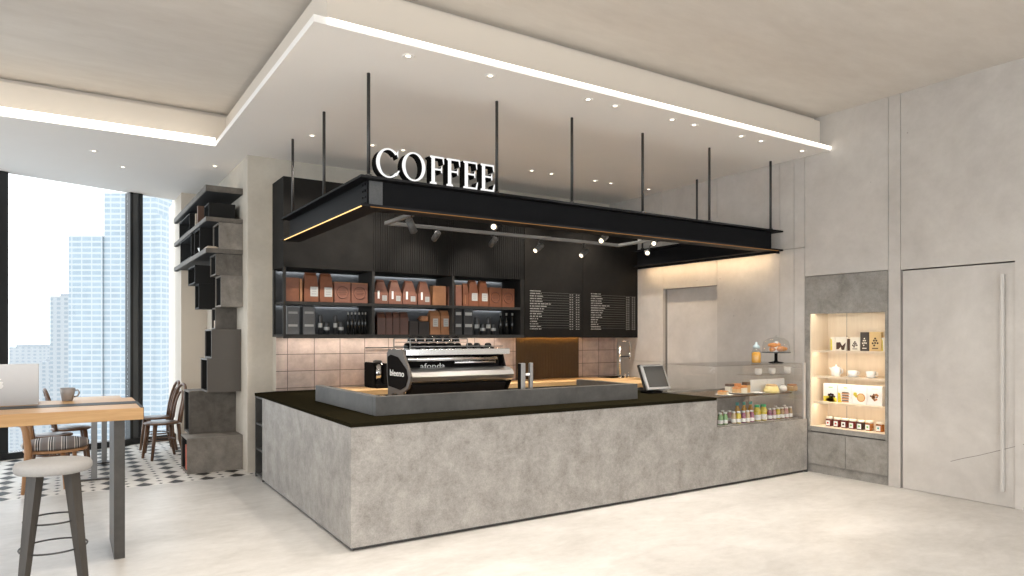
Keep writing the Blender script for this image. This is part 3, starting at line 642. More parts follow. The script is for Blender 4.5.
# cups on the upper glass shelf
for k, (px, w) in enumerate(((756.8, .04), (770.5, .04), (786.5, .048))):
    X = wx(px + 1.5, 5.05); t = thing('white_cup', ['left white cup on the glass shelf inside the display case', 'middle white cup on the glass shelf inside the display case', 'right larger white cup on the glass shelf inside the display case'][k], 'cup', (X, 5.05, UZ + .0003), 'white cups in the display case')
    MB().lathe([(w * .75, 0), (w, .012), (w, .07 + .01 * (k == 2)), (w * .9, .07), (w * .86, .012), (.002, .01)], (X, 5.05, UZ + .0003), 20).build('cup', M['white_gl'], t)
    MB().tube([(X + w * .9, 5.05, UZ + .06), (X + w + .022, 5.05, UZ + .056), (X + w + .022, 5.05, UZ + .03), (X + w * .9, 5.05, UZ + .024)], .005, 6).build('handle', M['white_gl'], t)
# on top of the case
TZ = GT + .0083
X = wx(756.3, 5.0); t = thing('cookie_jar', 'glass jar of golden biscuits with pale blue lid standing on the display case', 'jar', (X, 5.0, TZ))
MB().lathe([(.05, 0), (.054, .01), (.054, .12), (.036, .155), (.034, .165)], (X, 5.0, TZ), 20).build('jar_body', M['jar_glass'], t)
MB().lathe([(.044, .006), (.049, .016), (.049, .112), (.03, .13), (.002, .13)], (X, 5.0, TZ), 16).build('biscuits', M['honey'], t)
MB().lathe([(.036, .166), (.038, .19), (.02, .21), (.012, .215), (.014, .235), (.003, .24)], (X, 5.0, TZ), 16).build('lid', M['lid_blue'], t)
X = wx(776.0, 5.0); t = thing('cake_stand', 'black footed cake stand with croissants on top of the display case', 'cake stand', (X, 5.0, TZ))
ZP = TZ + .122
MB().lathe([(.082, 0), (.08, .006), (.022, .016), (.018, .03), (.018, .105), (.03, .112)], (X, 5.0, TZ), 24).build('foot', M['black'], t)
MB().lathe([(.03, 0), (.155, .0), (.16, .004), (.16, .012), (.03, .014)], (X, 5.0, ZP - .0095), 32).build('plate', M['steel_lt'], t)
MB().lathe([(.150, .002), (.152, .06), (.135, .12), (.08, .155), (.012, .168)], (X, 5.0, ZP + .004), 28, cap=False).lathe([(.010, .168), (.014, .182), (.003, .19)], (X, 5.0, ZP + .004), 12).build('glass_dome', M['jar_glass'], t)
def croissant(dx, dy, dz, s, rz, lab):
    c = Vector((X + dx, 5.0 + dy, ZP + .0045 + dz)); b = MB(); Rz = Matrix.Rotation(rz, 3, 'Z')
    pts, rr = [], []
    for i in range(11):
        a = -1.15 + 2.3 * i / 10; u = Rz @ Vector((.06 * s * math.sin(a), .05 * s * (math.cos(a) - .6), .027 * s)); pts.append(c + u)
        rr.append(s * (.008 + .020 * math.cos(a * 1.25)) * (1.08 if i % 2 else .94))
    b.tube(pts, .02, 10, rr=rr)
    solo('croissant', b, M['orange'], lab, 'croissant', c, 'croissants on the cake stand')
croissant(-.085, -.03, 0, 1.0, .4, 'left croissant at the bottom of the cake stand'); croissant(-.085, -.025, .052, .95, 2.2, 'croissant stacked on the left one on the cake stand')
croissant(.055, -.04, 0, 1.15, -.3, 'front right croissant on the cake stand'); croissant(.07, .085, 0, .95, 1.2, 'back right croissant on the cake stand'); croissant(.06, .0, .056, .9, .5, 'upper right croissant on the cake stand')
solo('white_upright', MB().box(X - .035, X + .02, 4.985, 4.995, ZP + .0046, ZP + .125).box(X - .035, X + .02, 4.995, 5.03, ZP + .0046, ZP + .008), M['white_m'], 'white upright piece between the croissants on the cake stand', 'card', (X, 5.0, ZP + .0046))  # thin white upright piece with a short foot

# ================================================================== WALL CABINET BEHIND THE BAR
YF, YB = 7.58, 8.048
XA, XB, XC, XD, XE = 1.977, 3.004, 4.054, 5.055, 5.115
Z0, ZM, ZT, ZTOP = 1.545, 1.935, 2.305, 3.285
cb = thing('wall_cabinet', 'tall charcoal wall cabinet with two lit open shelves behind the bar', 'cabinet', (3.5, 7.85, Z0))
MB().box(XA, XE, YF, YB, Z0, Z0 + .028).build('bottom_board', M['frame_cab'], cb)
MB().box(XA + .02, XD, YF + .012, YB - .015, ZM - .022, ZM).box(XA + .03, XD, YF + .002, YF + .0119, ZM - .034, ZM).build('shelf_board', M['frame_cab'], cb)
MB().box(XA, XE, YB - .012, YB, Z0 + .028, ZT).build('back_panel', M['cab_in'], cb)
q = MB(); q.box(XA, XA + .028, YF, YF + .03, Z0 + .028, ZT).box(XA, XA + .02, YB - .06, YB - .013, Z0 + .028, ZT); q.build('end_post', M['frame_cab'], cb)
for x in (XB, XC): MB().box(x - .014, x + .014, YF, YB - .013, Z0 + .029, ZT).build('divider', M['frame_cab'], cb)
MB().box(XD, XE, YF, YB - .013, Z0 + .029, ZT).build('end_panel', M['cab'], cb)
MB().box(XA, XE, YF + .02, YB, ZT, ZTOP).build('upper_carcass', M['cab'], cb)
MB().box(XA, XB - .004, YF, YF + .019, ZT, ZTOP).build('plain_door', M['cab'], cb)
for x0, x1 in ((XB, (XB + XE) / 2 - .001), ((XB + XE) / 2 + .001, XE)):
    q = MB(); q.box(x0, x1, YF + .012, YF + .019, ZT, ZTOP); n = 36; st = (x1 - x0) / n
    for i in range(n): q.box(x0 + i * st, x0 + i * st + st * .62, YF, YF + .012, ZT, ZTOP)
    q.build('ribbed_door', M['cab'], cb)
for x0, x1 in ((XA + .03, XB - .016), (XB + .016, XC - .016), (XC + .016, XD - .002)):
    for z in (ZM - .0225, ZT - .0005):
        MB().box(x0 + .01, x1 - .01, YB - .032, YB - .022, z - .006, z).build('shelf_light', M['led_cool'], cb); MB().box(x0 + .002, x1 - .002, YB - .042, YB - .034, z - .014, z).build('light_lip', M['cab'], cb)
MB().box(2.1, 5.0, 7.88, 7.92, Z0 - .006, Z0 - .0003).build('under_light', M['led_under'], cb); MB().box(XA, XE, YF - .001, YF + .014, Z0 - .014, Z0 + .012).build('front_lip', M['frame_cab'], cb)
# menu boards
def board(x0, x1, tl, tr, tb, tt, lab):
    t = thing('menu_board', lab, 'menu board', ((x0 + x1) / 2, YF, Z0))
    p = MB().box(x0, x1, YF, YB, Z0, ZTOP).box(x0, x1, YF, YF + .01, Z0 - .012, Z0).build('board', M['menu'], t)
    q, r = MB(), MB(); n = 16; st = (tt - tb) / (n - 1); W = tr - tl; rnd = random.Random(int(x0 * 100))
    wd = [.20, .21, .24, .22, .23, .39, .31, .26, .24, .21, .23, .15, .13, .15, .20, .21]
    for i in range(n):
        z = tt - i * st; x = tl; end = tl + wd[i] * W * 1.02
        while x < end:
            l_ = rnd.uniform(.008, .02); q.box(x, min(x + l_, end), YF - .0015, YF - .0002, z - .005, z + .006); x += l_ + (.005 if rnd.random() < .8 else .016)
        if i: r.box(tl, tr, YF - .001, YF - .0002, z + st * .5 - .002, z + st * .5 + .001)
        if i:
            for u in (.775, .82, .905, .95): q.box(tl + W * u, tl + W * u + .022, YF - .0015, YF - .0002, z - .004, z + .004)
    q.build('lettering', M['ink'], t)['kind'] = 'stuff'; r.build('rules', M['rule'], t)['kind'] = 'stuff'
board(5.122, 6.112, wx(530, YF), wx(580.5, YF), 1.652, 2.162, 'left black menu board beside the wall cabinet')
board(6.118, WX - .004, wx(591, YF), wx(636, YF), 1.655, 2.158, 'right black menu board reaching the concrete wall')

# ------------------------------------------------------------------ goods on the cabinet shelves
YI = 7.67; ZA, ZL = ZM + .0004, Z0 + .0284
def span(p0, p1): return wx(p0, YI), wx(p1, YI)
def hz(py, px): return wz(py, wx(px, YI), YI)
def bag(p0, p1, ptop, zb, m, lab, grp, taper=.62, neck=.55, labels=((.30, .58, .42, .86, 'label'),), band=False):
    """gusseted paper bag: straight lower half, tapered shoulders and folded top"""
    x0, x1 = span(p0, p1); w = x1 - x0; c = (x0 + x1) / 2; zt = hz(ptop, (p0 + p1) / 2); h = zt - zb; d = min(.11, w * .75)
    t = thing('coffee_bag', lab, 'coffee bag', (c, YI + d / 2, zb), grp)
    def rect(k, kd, z): return [(c - w / 2 * k, YI + d / 2 * (1 - kd), z), (c + w / 2 * k, YI + d / 2 * (1 - kd), z), (c + w / 2 * k, YI + d / 2 * (1 + kd), z), (c - w / 2 * k, YI + d / 2 * (1 + kd), z)]
    b = MB(); rs = [b.ring(rect(*r)) for r in ((.97, .97, zb), (1, 1, zb + .02 * h), (1, 1, zb + neck * h), (taper, .55, zb + .93 * h), (taper, .16, zb + h))]
    b.skin(rs, smooth=False); b.build('bag', M[m], t)
    for u0, v0, u1, v1, lm in labels:
        y = YI - .0012; q = MB().box(x0 + w * u0, x0 + w * u1, y, YI - .0002, zb + h * v0, zb + h * v1).build('paper_label', M[lm], t)
        if lm == 'label':
            g2 = MB()
            for k in range(3): g2.box(x0 + w * (u0 + (u1 - u0) * .2), x0 + w * (u0 + (u1 - u0) * .8), y - .0008, y - .0001, zb + h * (v0 + (v1 - v0) * (.2 + .25 * k)), zb + h * (v0 + (v1 - v0) * (.3 + .25 * k)))
            g2.build('label_print', M['label_gr'], q)
    MB().box(c - w * taper * .5, c + w * taper * .5, YI + d / 2 - d * .1, YI + d / 2 + d * .1, zb + h, zb + h + .006).build('fold', M[m], t)
    return t
def carton(p0, p1, ptop, zb, m, lab, grp, logo=False, bands=(), lid=None, d=None, nm='coffee_carton', cat='carton'):
    x0, x1 = span(p0, p1); w = x1 - x0; zt = hz(ptop, (p0 + p1) / 2); h = zt - zb; d = d or min(.16, w)
    t = thing(nm, lab, cat, ((x0 + x1) / 2, YI + d / 2, zb), grp)
    MB().box(x0, x1, YI, YI + d, zb, zt - (.012 if lid else 0), .003).build('box', M[m], t)
    if lid: MB().box(x0 - .001, x1 + .001, YI - .001, YI + d, zt - .0118, zt, .002).build('lid', M[lid], t)
    if logo:
        c = ((x0 + x1) / 2, YI - .001, zb + h * .5); r = min(w, h) * .36
        b = MB().tube([(c[0] + r * math.cos(i * PI / 16), c[1], c[2] + r * math.sin(i * PI / 16)) for i in range(32)], .0045, 6, closed=True)
        for k, ww in enumerate((.55, .75, .55)): b.box(c[0] - r * ww, c[0] + r * ww, YI - .002, YI - .0003, c[2] - .018 + .018 * k - .004, c[2] - .018 + .018 * k + .004)
        b.build('round_emblem', M['logo_dk'], t)
    for v0, v1, lm in bands:
        MB().box(x0 + w * .12, x1 - w * .12, YI - .0012, YI - .0002, zb + h * v0, zb + h * v1).build('paper_label', M[lm], t)
    return t
def tin(p0, p1, ptop, zb, lab, grp, nm='tin_bottle', cat='bottle', lab_v=(.3, .55), m='tin', neck=False):
    x0, x1 = span(p0, p1); r = (x1 - x0) / 2; c = (x0 + x1) / 2; h = hz(ptop, (p0 + p1) / 2) - zb
    t = thing(nm, lab, cat, (c, YI + r, zb), grp); o_ = (c, YI + r, zb)
    pr = [(r, 0), (r, h * .96), (r * .9, h)] if not neck else [(r, 0), (r, h * .62), (r * .45, h * .72), (r * .45, h)]
    MB().lathe(pr, o_, 16).build('body', M[m], t)
    if lab_v: MB().lathe([(r + .001, h * lab_v[0]), (r + .001, h * lab_v[1])], o_, 16, cap=False).build('paper_label', M['label'], t)
    if neck: MB().cyl((c, YI + r, zb + h * .88), (c, YI + r, zb + h), r * .55, seg=10).build('cap', M['brushed'], t)
    return t
G1 = 'coffee packs on the upper left shelf'
carton(286, 299, 277.5, ZA, 'kraft', 'plain copper brown box at the left end of the upper shelf', G1, d=.1)
carton(299.8, 302.4, 278.5, ZA, 'kraft_lt', 'narrow brown box edge beside the plain copper box', G1, d=.12)
bag(304.3, 318.6, 273, ZA, 'kraft', 'tall copper bag with white label, left of the pair on the upper left shelf', G1, .78, .45, ((.42, .20, .95, .53, 'label'),))
bag(319.8, 333.4, 274, ZA, 'kraft', 'tall copper bag with white label, right of the pair on the upper left shelf', G1, .78, .45, ((.34, .20, .90, .53, 'label'),))
carton(334.6, 350.6, 282, ZA, 'kraft_pk', 'square rose brown box with round emblem, left of two on the upper left shelf', G1, True, lid='kraft_lt')
carton(351.6, 367.8, 283, ZA, 'kraft_pk', 'square rose brown box with round emblem, right of two on the upper left shelf', G1, True, lid='kraft_lt')
G2 = 'goods on the lower left shelf'
carton(287, 299, 306.5, ZL, 'grey_box', 'grey carton with two pale bands at the left end of the lower shelf', G2, bands=((.36 - .08, .36, 'label'), (.74, .82, 'label_gr')))
carton(303.2, 315, 306.5, ZL, 'grey_box', 'grey carton with two pale bands, second on the lower left shelf', G2, bands=((.28, .36, 'label'), (.74, .82, 'label_gr')))
tin(318.8, 323.0, 315, ZL, 'tall black bottle with pale label nearest the grey cartons', G2, lab_v=(.36, .58)); tin(324.6, 330.2, 322, ZL, 'short black tin with pale label right of the first tall bottle', G2, 'coffee_tin', 'tin', (.35, .6))
tin(334.2, 337.8, 315, ZL, 'second tall black bottle with pale label on the lower left shelf', G2, lab_v=(.36, .58)); tin(339, 344.4, 322, ZL, 'second short black tin with pale label on the lower left shelf', G2, 'coffee_tin', 'tin', (.35, .6))
for k, px in enumerate((348.5, 352.2, 355.8, 359.5, 363.0, 366.0)):
    tin(px - 1.4, px + 1.4, 312, ZL, '%s slim black glass flask at the right end of the lower left shelf' % ['first', 'second', 'third', 'fourth', 'fifth', 'sixth'][k], 'slim flasks on the lower left shelf', 'flask', 'flask', None, 'black_gl', True)
G3 = 'coffee packs on the upper middle shelf'
for k, (a, b_) in enumerate(((374.6, 388.2), (388.8, 401.8), (402.8, 416.8), (418.2, 430.6))):
    bag(a, b_, 280 + k * .6, ZA, 'kraft_pk', '%s tapered rose brown bag with two small white marks on the middle shelf' % ['leftmost', 'second', 'third', 'rightmost'][k], G3, .52, .42, ((.22, .22, .36, .55, 'white_m'), (.56, .14, .90, .36, 'label')))
carton(433, 446, 286, ZA, 'kraft_lt', 'light brown box with folded lid on the upper middle shelf', G3, lid='kraft_lt', d=.1)
carton(448.8, 452.2, 286.5, ZA, 'kraft_pk', 'narrow rose box at the right end of the upper middle shelf', G3, d=.12)
G4 = 'coffee packs on the lower middle shelf'
for k, (a, b_) in enumerate(((377.5, 385.6), (386.2, 392.4), (393, 399.6), (400.2, 408.4))):
    bag(a, b_, 312.5, ZL, 'brown_dk', '%s dark brown coffee bag in the row on the lower middle shelf' % ['leftmost', 'second', 'third', 'rightmost'][k], G4, .9, .75, ())
carton(409.5, 418.4, 321, ZL, 'brown_bk', 'left near black box on the lower middle shelf', G4, d=.1); carton(419, 429.2, 321.5, ZL, 'brown_bk', 'right near black box under the lying copper bag', G4, d=.11)
x0, x1 = span(421.5, 429.5); zz = hz(321.5, 424) + .0008; t = thing('lying_coffee_bag', 'copper bag lying on the right near black box on the lower middle shelf', 'coffee bag', ((x0 + x1) / 2, YI + .05, zz), G4)
MB().box(x0, x1 - .006, YI + .004, YI + .1, zz, zz + .07, .02, seg=3).build('bag', M['kraft_lt'], t)
MB().box(x0 - .012, x0 - .0005, YI + .02, YI + .09, zz + .03, zz + .045).build('fold', M['kraft'], t)
bag(430.4, 440.2, 311, ZL, 'kraft_lt', 'left light brown bag with white label on the lower middle shelf', G4, .92, .78, ((.26, .34, .78, .68, 'label'),)); bag(441, 450.6, 311, ZL, 'kraft_lt', 'right light brown bag with white label on the lower middle shelf', G4, .92, .78, ((.26, .34, .78, .68, 'label'),))
G5 = 'coffee packs on the upper right shelf'
carton(455.6, 461.8, 285, ZA, 'kraft_pk', 'rose brown box at the left end of the upper right shelf', G5, d=.1, lid='kraft_lt')
bag(463, 468.6, 284, ZA, 'kraft', 'narrow copper bag with dotted edge on the upper right shelf', G5, .85, .6, ((.35, .1, .5, .5, 'kraft_lt'),))
bag(469, 478.6, 280.6, ZA, 'kraft', 'tall copper bag with white label, left of the pair on the upper right shelf', G5, .7, .45, ((.30, .22, .88, .52, 'label'),)); bag(479.2, 488.6, 281.2, ZA, 'kraft', 'tall copper bag with white label, right of the pair on the upper right shelf', G5, .7, .45, ((.30, .22, .88, .52, 'label'),))
carton(489.4, 501.6, 287.6, ZA, 'kraft', 'square red brown box with round emblem, left of two on the upper right shelf', G5, True); carton(502.2, 514.4, 288.6, ZA, 'kraft', 'square red brown box with round emblem, right of two on the upper right shelf', G5, True)
G6 = 'goods on the lower right shelf'
carton(455, 462, 309, ZL, 'black_box', 'black carton with two white bands at the left end of the lower right shelf', G6, bands=((.30, .42, 'label'), (.76, .88, 'label'))); carton(464, 473, 309.5, ZL, 'black_box', 'black carton with two white bands, second on the lower right shelf', G6, bands=((.30, .42, 'label'), (.76, .88, 'label')))
tin(476, 480.4, 317, ZL, 'tall black bottle with white label nearest the black cartons on the lower right shelf', G6, lab_v=(.36, .58)); tin(481.8, 486.4, 323.5, ZL, 'short black tin with white label after the first tall bottle on the lower right shelf', G6, 'coffee_tin', 'tin', (.35, .6))
tin(487.6, 491.4, 317, ZL, 'second tall black bottle with white label on the lower right shelf', G6, lab_v=(.36, .58)); tin(492.4, 497.0, 323.5, ZL, 'second short black tin with white label on the lower right shelf', G6, 'coffee_tin', 'tin', (.35, .6))
for k, px in enumerate((501.6, 507.4, 513.2)):
    tin(px - 1.6, px + 1.6, 313, ZL, '%s slim black flask at the right end of the lower right shelf' % ['left', 'middle', 'right'][k], 'slim flasks on the lower right shelf', 'flask', 'flask', None, 'black_gl', True)

# ================================================================== STEEL CANOPY
KZ0, KZ1 = 2.556, 2.794; HW = .10; FT = .018
kx0, kx1, ky0, ky1 = 2.0, 6.985, 5.15, 7.30
cn = thing('steel_canopy', 'black steel beam ring hung from the ceiling over the coffee bar', 'canopy', ((kx0 + kx1) / 2, (ky0 + ky1) / 2, KZ0))
def beam_x(y, x0, x1):
    b = MB(); b.box(x0, x1, y - HW, y + HW, KZ1 - FT, KZ1).box(x0, x1, y - HW, y + HW, KZ0, KZ0 + FT); b.box(kx0 - .006, kx1 + .006, y - .006, y + .006, KZ0 + FT, KZ1 - FT); return b
def beam_y(x, y0, y1):
    b = MB(); b.box(x - HW, x + HW, y0, y1, KZ1 - FT, KZ1).box(x - HW, x + HW, y0, y1, KZ0, KZ0 + FT); b.box(x - .006, x + .006, ky0 + .007, y1, KZ0 + FT, KZ1 - FT); return b
beam_x(ky0, kx0 - HW, kx1 + HW).build('front_beam', M['steel'], cn)
beam_y(kx0, ky0 + HW + .001, ky1 + HW).build('side_beam', M['steel'], cn)
beam_y(kx1, ky0 + HW + .001, ky1 + HW).build('side_beam', M['steel'], cn)
MB().box(kx0, wx(382.5, ky0 - .01), ky0 - .013, ky0 - .0065, KZ0 + FT + .001, KZ1 - FT - .001).build('corner_plate', M['steel_lt'], cn)
MB().box(kx0 - .013, kx0 - .0065, ky0 + .0, ky0 + .13, KZ0 + FT + .001, KZ1 - FT - .001).build('corner_plate', M['steel'], cn)
q = MB()
for i in range(4):
    for y in (.035, .09): q.cyl((kx0 - .021, ky0 + y, KZ0 + .045 + i * .05), (kx0 - .0131, ky0 + y, KZ0 + .045 + i * .05), .010, seg=6)
q.build('bolts', M['steel'], cn)
# thin warm light line inside the lower flange, front and left
MB().box(kx0 - .02, kx1 + .02, ky0 - HW + .003, ky0 - HW + .013, KZ0 - .004, KZ0 - .0003).build('light_line', M['led_dim'], cn)
MB().box(kx0 - HW + .003, kx0 - HW + .012, ky0 - HW + .013, ky1 + HW - .13, KZ0 - .006, KZ0 - .0003).build('light_line', M['led_warm'], cn)
MB().box(kx1 + .02, kx1 + .045, ky0 + .1, ky1 + HW - .02, KZ0 - .008, KZ0 - .0003).build('wall_washer', M['led_wash'], cn); MB().box(kx1 + .0, kx1 + .008, ky0 - HW + .03, ky1 + HW, KZ0 - .03, KZ0 - .0003).box(kx1 + .0, kx1 + HW - .03, ky0 - HW + .03, ky0 - HW + .038, KZ0 - .03, KZ0 - .0003).build('visor', M['steel'], cn)
for x, y in [(x, ky0) for x in (2.0, 3.185, 4.02, 4.93, 5.925, kx1)] + [(2.0, 6.26), (2.0, ky1), (kx1, 6.28), (kx1, ky1)]:
    MB().cyl((x, y, KZ1 + .0002), (x, y, SL - .0004), .0135, seg=10).cyl((x, y, KZ1 + .0002), (x, y, KZ1 + .03), .024, seg=10).build('hanger_rod', M['rod'], cn)

# ------------------------------------------------------------------ COFFEE lettering
sg = thing('coffee_sign', 'white faced COFFEE letters standing on the front canopy beam', 'sign', (2.57, 5.1, KZ1))
LY0, LY1 = 5.052, 5.145; LZ = KZ1 + .001; LH = .228
def letter(polys, nm):
    b = MB(); f = MB()
    for p in polys:
        b.prism(p, 'y', LY0 + .0035, LY1); f.prism(p, 'y', LY0, LY0 + .0034)
    o = b.build('letter', M['black'], sg); f.build('letter_face', M['letter'], o)
def arcs(cx, rx, ry, tk, tn, a0, a1, n=30):
    out = []; cz = LZ + ry
    for i in range(n):
        A, B = a0 + (a1 - a0) * i / n, a0 + (a1 - a0) * (i + 1) / n
        out.append([(cx + rx * math.cos(A), cz + ry * math.sin(A)), (cx + rx * math.cos(B), cz + ry * math.sin(B)), (cx + (rx - tk) * math.cos(B), cz + (ry - tn) * math.sin(B)), (cx + (rx - tk) * math.cos(A), cz + (ry - tn) * math.sin(A))])
    return out
ry = LH / 2 + .002
C_ = arcs(2.128, .104, ry, .030, .012, math.radians(42), math.radians(318))
e0 = (2.128 + .104 * math.cos(math.radians(42)), LZ + ry + ry * math.sin(math.radians(42)))
C_ += [[(e0[0] + .004, e0[1] + .03), (e0[0] + .004, e0[1] - .03), (e0[0] - .014, e0[1] + .010)], [(2.128 + .07, LZ + .02), (2.128 + .094, LZ + .066), (2.128 + .082, LZ + .066), (2.128 + .05, LZ + .03)]]
letter(C_, 'c')
letter(arcs(2.344, .102, ry, .029, .012, 0, 2 * PI, 40), 'o')
def letE(x, w, E):
    z0, z1 = LZ, LZ + LH; s = .030; P = []
    P.append([(x + .014, z0), (x + .014 + s, z0), (x + .014 + s, z1), (x + .014, z1)])
    P.append([(x, z1 - .011), (x + .0139, z1 - .02), (x + .0139, z1), (x, z1)])
    P.append([(x, z0), (x + .0139, z0), (x + .0139, z0 + .02), (x, z0 + .011)])
    xr = x + w
    P.append([(x + .0141 + s, z1 - .014), (xr - .012, z1 - .014), (xr - .004, z1 - .058), (xr + .002, z1 - .058), (xr, z1), (x + .0141 + s, z1)])
    zm = LZ + LH * .53
    P.append([(x + .0141 + s, zm - .006), (xr - .028, zm - .006), (xr - .024, zm - .026), (xr - .017, zm - .026), (xr - .017, zm + .03), (xr - .024, zm + .03), (xr - .028, zm + .008), (x + .0141 + s, zm + .008)])
    if E: P.append([(x + .0141 + s, z0), (xr + .001, z0), (xr + .009, z0 + .062), (xr + .002, z0 + .062), (xr - .014, z0 + .014), (x + .0141 + s, z0 + .014)])
    else: P.append([(x + .0141 + s, z0), (x + .03 + s, z0), (x + .03 + s, z0 + .011), (x + .0141 + s, z0 + .02)])
    return P
letter(letE(2.487, .126, False), 'f'); letter(letE(2.638, .126, False), 'f'); letter(letE(2.796, .132, True), 'e'); letter(letE(2.964, .132, True), 'e')

# ------------------------------------------------------------------ track and spots
TY, TZ_ = 6.89, wz(234, wx(500, 6.89), 6.89); tx0, tx1, tyf = wx(385, 6.89), wx(620, 6.89), 5.72
tk = thing('light_track', 'grey rectangular lighting track hung inside the steel canopy', 'light track', ((tx0 + tx1) / 2, 6.3, TZ_))
def rail(x0, x1, y0, y1): return MB().box(x0, x1, y0, y1, TZ_ - .018, TZ_ + .018, .003)
rail(tx0, tx1, TY - .02, TY + .02).build('rail', M['track'], tk); rail(tx0, tx1, tyf - .02, tyf + .02).build('rail', M['track'], tk)
rail(tx0, tx0 + .04, tyf + .0205, TY - .0205).build('rail', M['track'], tk); rail(tx1 - .04, tx1, tyf + .0205, TY - .0205).build('rail', M['track'], tk)
for x in (tx0 + .2, (tx0 + tx1) / 2, tx1 - .2):
    MB().cyl((x, ky0 + .0065, TZ_), (x, tyf - .0205, TZ_), .008, seg=8).build('bracket', M['rod'], tk)
def spot(px, py, X, Y, aim, lab, sx=None):
    sx = X if sx is None else sx
    zc = wz(py, X, Y); c = Vector((X, Y, zc)); a = Vector(aim).normalized(); r, l_ = .034, .135
    t = thing('track_spotlight', lab, 'spotlight', (X, Y, TZ_ - .018), 'spotlights on the canopy track')
    MB().cyl(c - a * l_ * .5, c + a * l_ * .5, r, seg=18).cyl(c - a * l_ * .62, c - a * l_ * .5, r * .7, r, seg=18).build('lamp_body', M['steel_lt'], t)
    MB().cyl(c + a * (l_ * .5 + .0004), c + a * (l_ * .5 + .004), r * .74, seg=18).build('lens', M['lamp_big'], t)
    MB().cyl((sx, Y, TZ_ - .024), (X, Y, zc), .008, seg=8).cyl((sx, Y, TZ_ - .0182), (sx, Y, TZ_ - .034), .022, seg=12).build('stem', M['rod'], t)
    return c, a
SPOTS = []
for px, py, Y, aim, lab in ((411.5, 226, tyf, (.55, .5, -.6), 'dark spotlight at the left end of the canopy track, turned away to the right'), (436, 236, TY, (.1, 1, -.45), 'spotlight under the left part of the track, turned toward the cabinet'),
                       (494, 227, tyf, (-.55, -.8, -.12), 'brightly lit spotlight facing the viewer near the middle of the canopy'), (493, 242, TY, (.1, 1, -.45), 'spotlight below the bright one, turned toward the ribbed doors'),
                       (538.5, 248, TY, (-.8, -.15, -.55), 'spotlight in front of the left menu board, tilted down to the left'), (584, 253, TY, (-.8, -.15, -.55), 'spotlight in front of the right menu board, tilted down to the left'),
                       (603.5, 238.5, tyf, (-.75, -.35, -.45), 'spotlight high by the right end of the front beam, tilted left')):
    SPOTS.append(spot(px, py, wx(px, Y), Y, aim, lab))
X = tx1 - .02
for px, py, lab in ((651.5, 243.5, 'upper lit spotlight at the right end of the track'), (650, 252.5, 'lower lit spotlight at the right end of the track')):
    Y = min(wy(px + (2 if py < 250 else 0), X - .09), TY - .1); SPOTS.append(spot(px, py, X - .09, Y - (0 if py < 250 else -.05), (-.62, -.7, -.12 if py < 250 else -.2), lab, X))

# ------------------------------------------------------------------ recessed downlights
def downlight():
    t = thing('downlight', '-', 'downlight')
    MB().lathe([(.019, 0), (.045, 0), (.045, -.004), (.030, -.004), (.019, -.001)], seg=20, cap=False).build('trim_ring', M['white'], t)
    MB().lathe([(.0188, -.0005), (.0188, -.0012)], seg=16).build('lens', M['lamp'], t)
    return t
dl = downlight(); DL = []
FRX = [2.123, 2.831, 3.829, 4.141, 4.858, 5.161, 5.86, 6.179, 6.895]; on = ['first', 'second', 'third', 'fourth', 'fifth', 'sixth', 'seventh', 'eighth', 'ninth']
for i, x in enumerate(FRX): DL.append((x, 4.675, '%s downlight from the left in the front row of the ceiling tray' % on[i], 'downlights in the front row'))
for i, x in enumerate([2.135, 2.79, 3.15, 4.886, 5.19, 5.904, 6.184, 6.883]): DL.append((x, 7.07, '%s downlight from the left in the back row, above the canopy' % on[i], 'downlights in the back row'))
for x, y, l_ in ((.269, 8.979, 'front one of two downlights before the window'), (.592, 9.634, 'back one of two downlights before the window'), (1.525, 8.969, 'downlight above the stacked cube shelves')): DL.append((x, y, l_, 'downlights by the window'))
for i, (x, y, lab, grp) in enumerate(DL):
    p = (x, y, SL - .0003)
    if i == 0: dl.location = p; ORG[dl.name] = Vector(p); dl['label'] = lab; dl['group'] = grp
    else: dup(dl, p, None, lab, grp)

# ================================================================== NICHE CABINET IN THE RIGHT WALL
NY0, NY1 = NI[0] + .004, NI[1] - .004; NX0, NX1 = WX + .0, WX + .36
def nz(py, px): return wz(py, WX, wy(px, WX))
zo = nz(312, 847); zl_ = nz(434.6, 884.6); zd1 = nz(440.8, 884.6); zd0 = nz(475.6, 884)
yo0, yo1 = wy(885.2, WX), wy(809.3, WX)
nc = thing('niche_cabinet', 'grey stone display cabinet with lit shelves set into the right wall', 'display cabinet', (WX + .18, 4.34, 0))
NF = WX - .004
MB().box(NF, NX1, NY0, NY1, zo, 2.235).build('header_panel', M['niche'], nc)
MB().box(NF, NX1, NY0, yo0, zd1, zo - .0005).build('side_panel', M['niche'], nc); MB().box(NF, NX1, yo1, NY1, zd1, zo - .0005).build('side_panel', M['niche'], nc)
MB().box(NF, NX1, yo0 + .0005, yo1 - .0005, zd1 + .012, zl_).build('ledge', M['niche'], nc)
MB().box(NX1 - .02, NX1, yo0 + .0005, yo1 - .0005, zl_ + .0005, zo - .0005).box(NF + .02, NX1 - .0205, yo1 - .012, yo1 - .0006, zl_ + .0005, zo - .0005).box(NF + .02, NX1 - .0205, yo0 + .0006, yo0 + .012, zl_ + .0005, zo - .0005).box(NF + .004, NX1 - .0205, yo0 + .0125, yo1 - .0125, zl_ + .0005, zl_ + .004).build('lining', M['niche_wood'], nc)
ym = wy(845.5, WX)
yj = wy(846.8, NX1 - .021)
MB().box(NX1 - .0215, NX1 - .0203, yj - .0025, yj + .0025, zl_ + .005, zo - .001).build('joint_line', M['joint'], nc)
MB().box(WX + .03, NX1, NY0, NY1, zd0, zd1 + .0115).build('carcass', M['plinth'], nc)
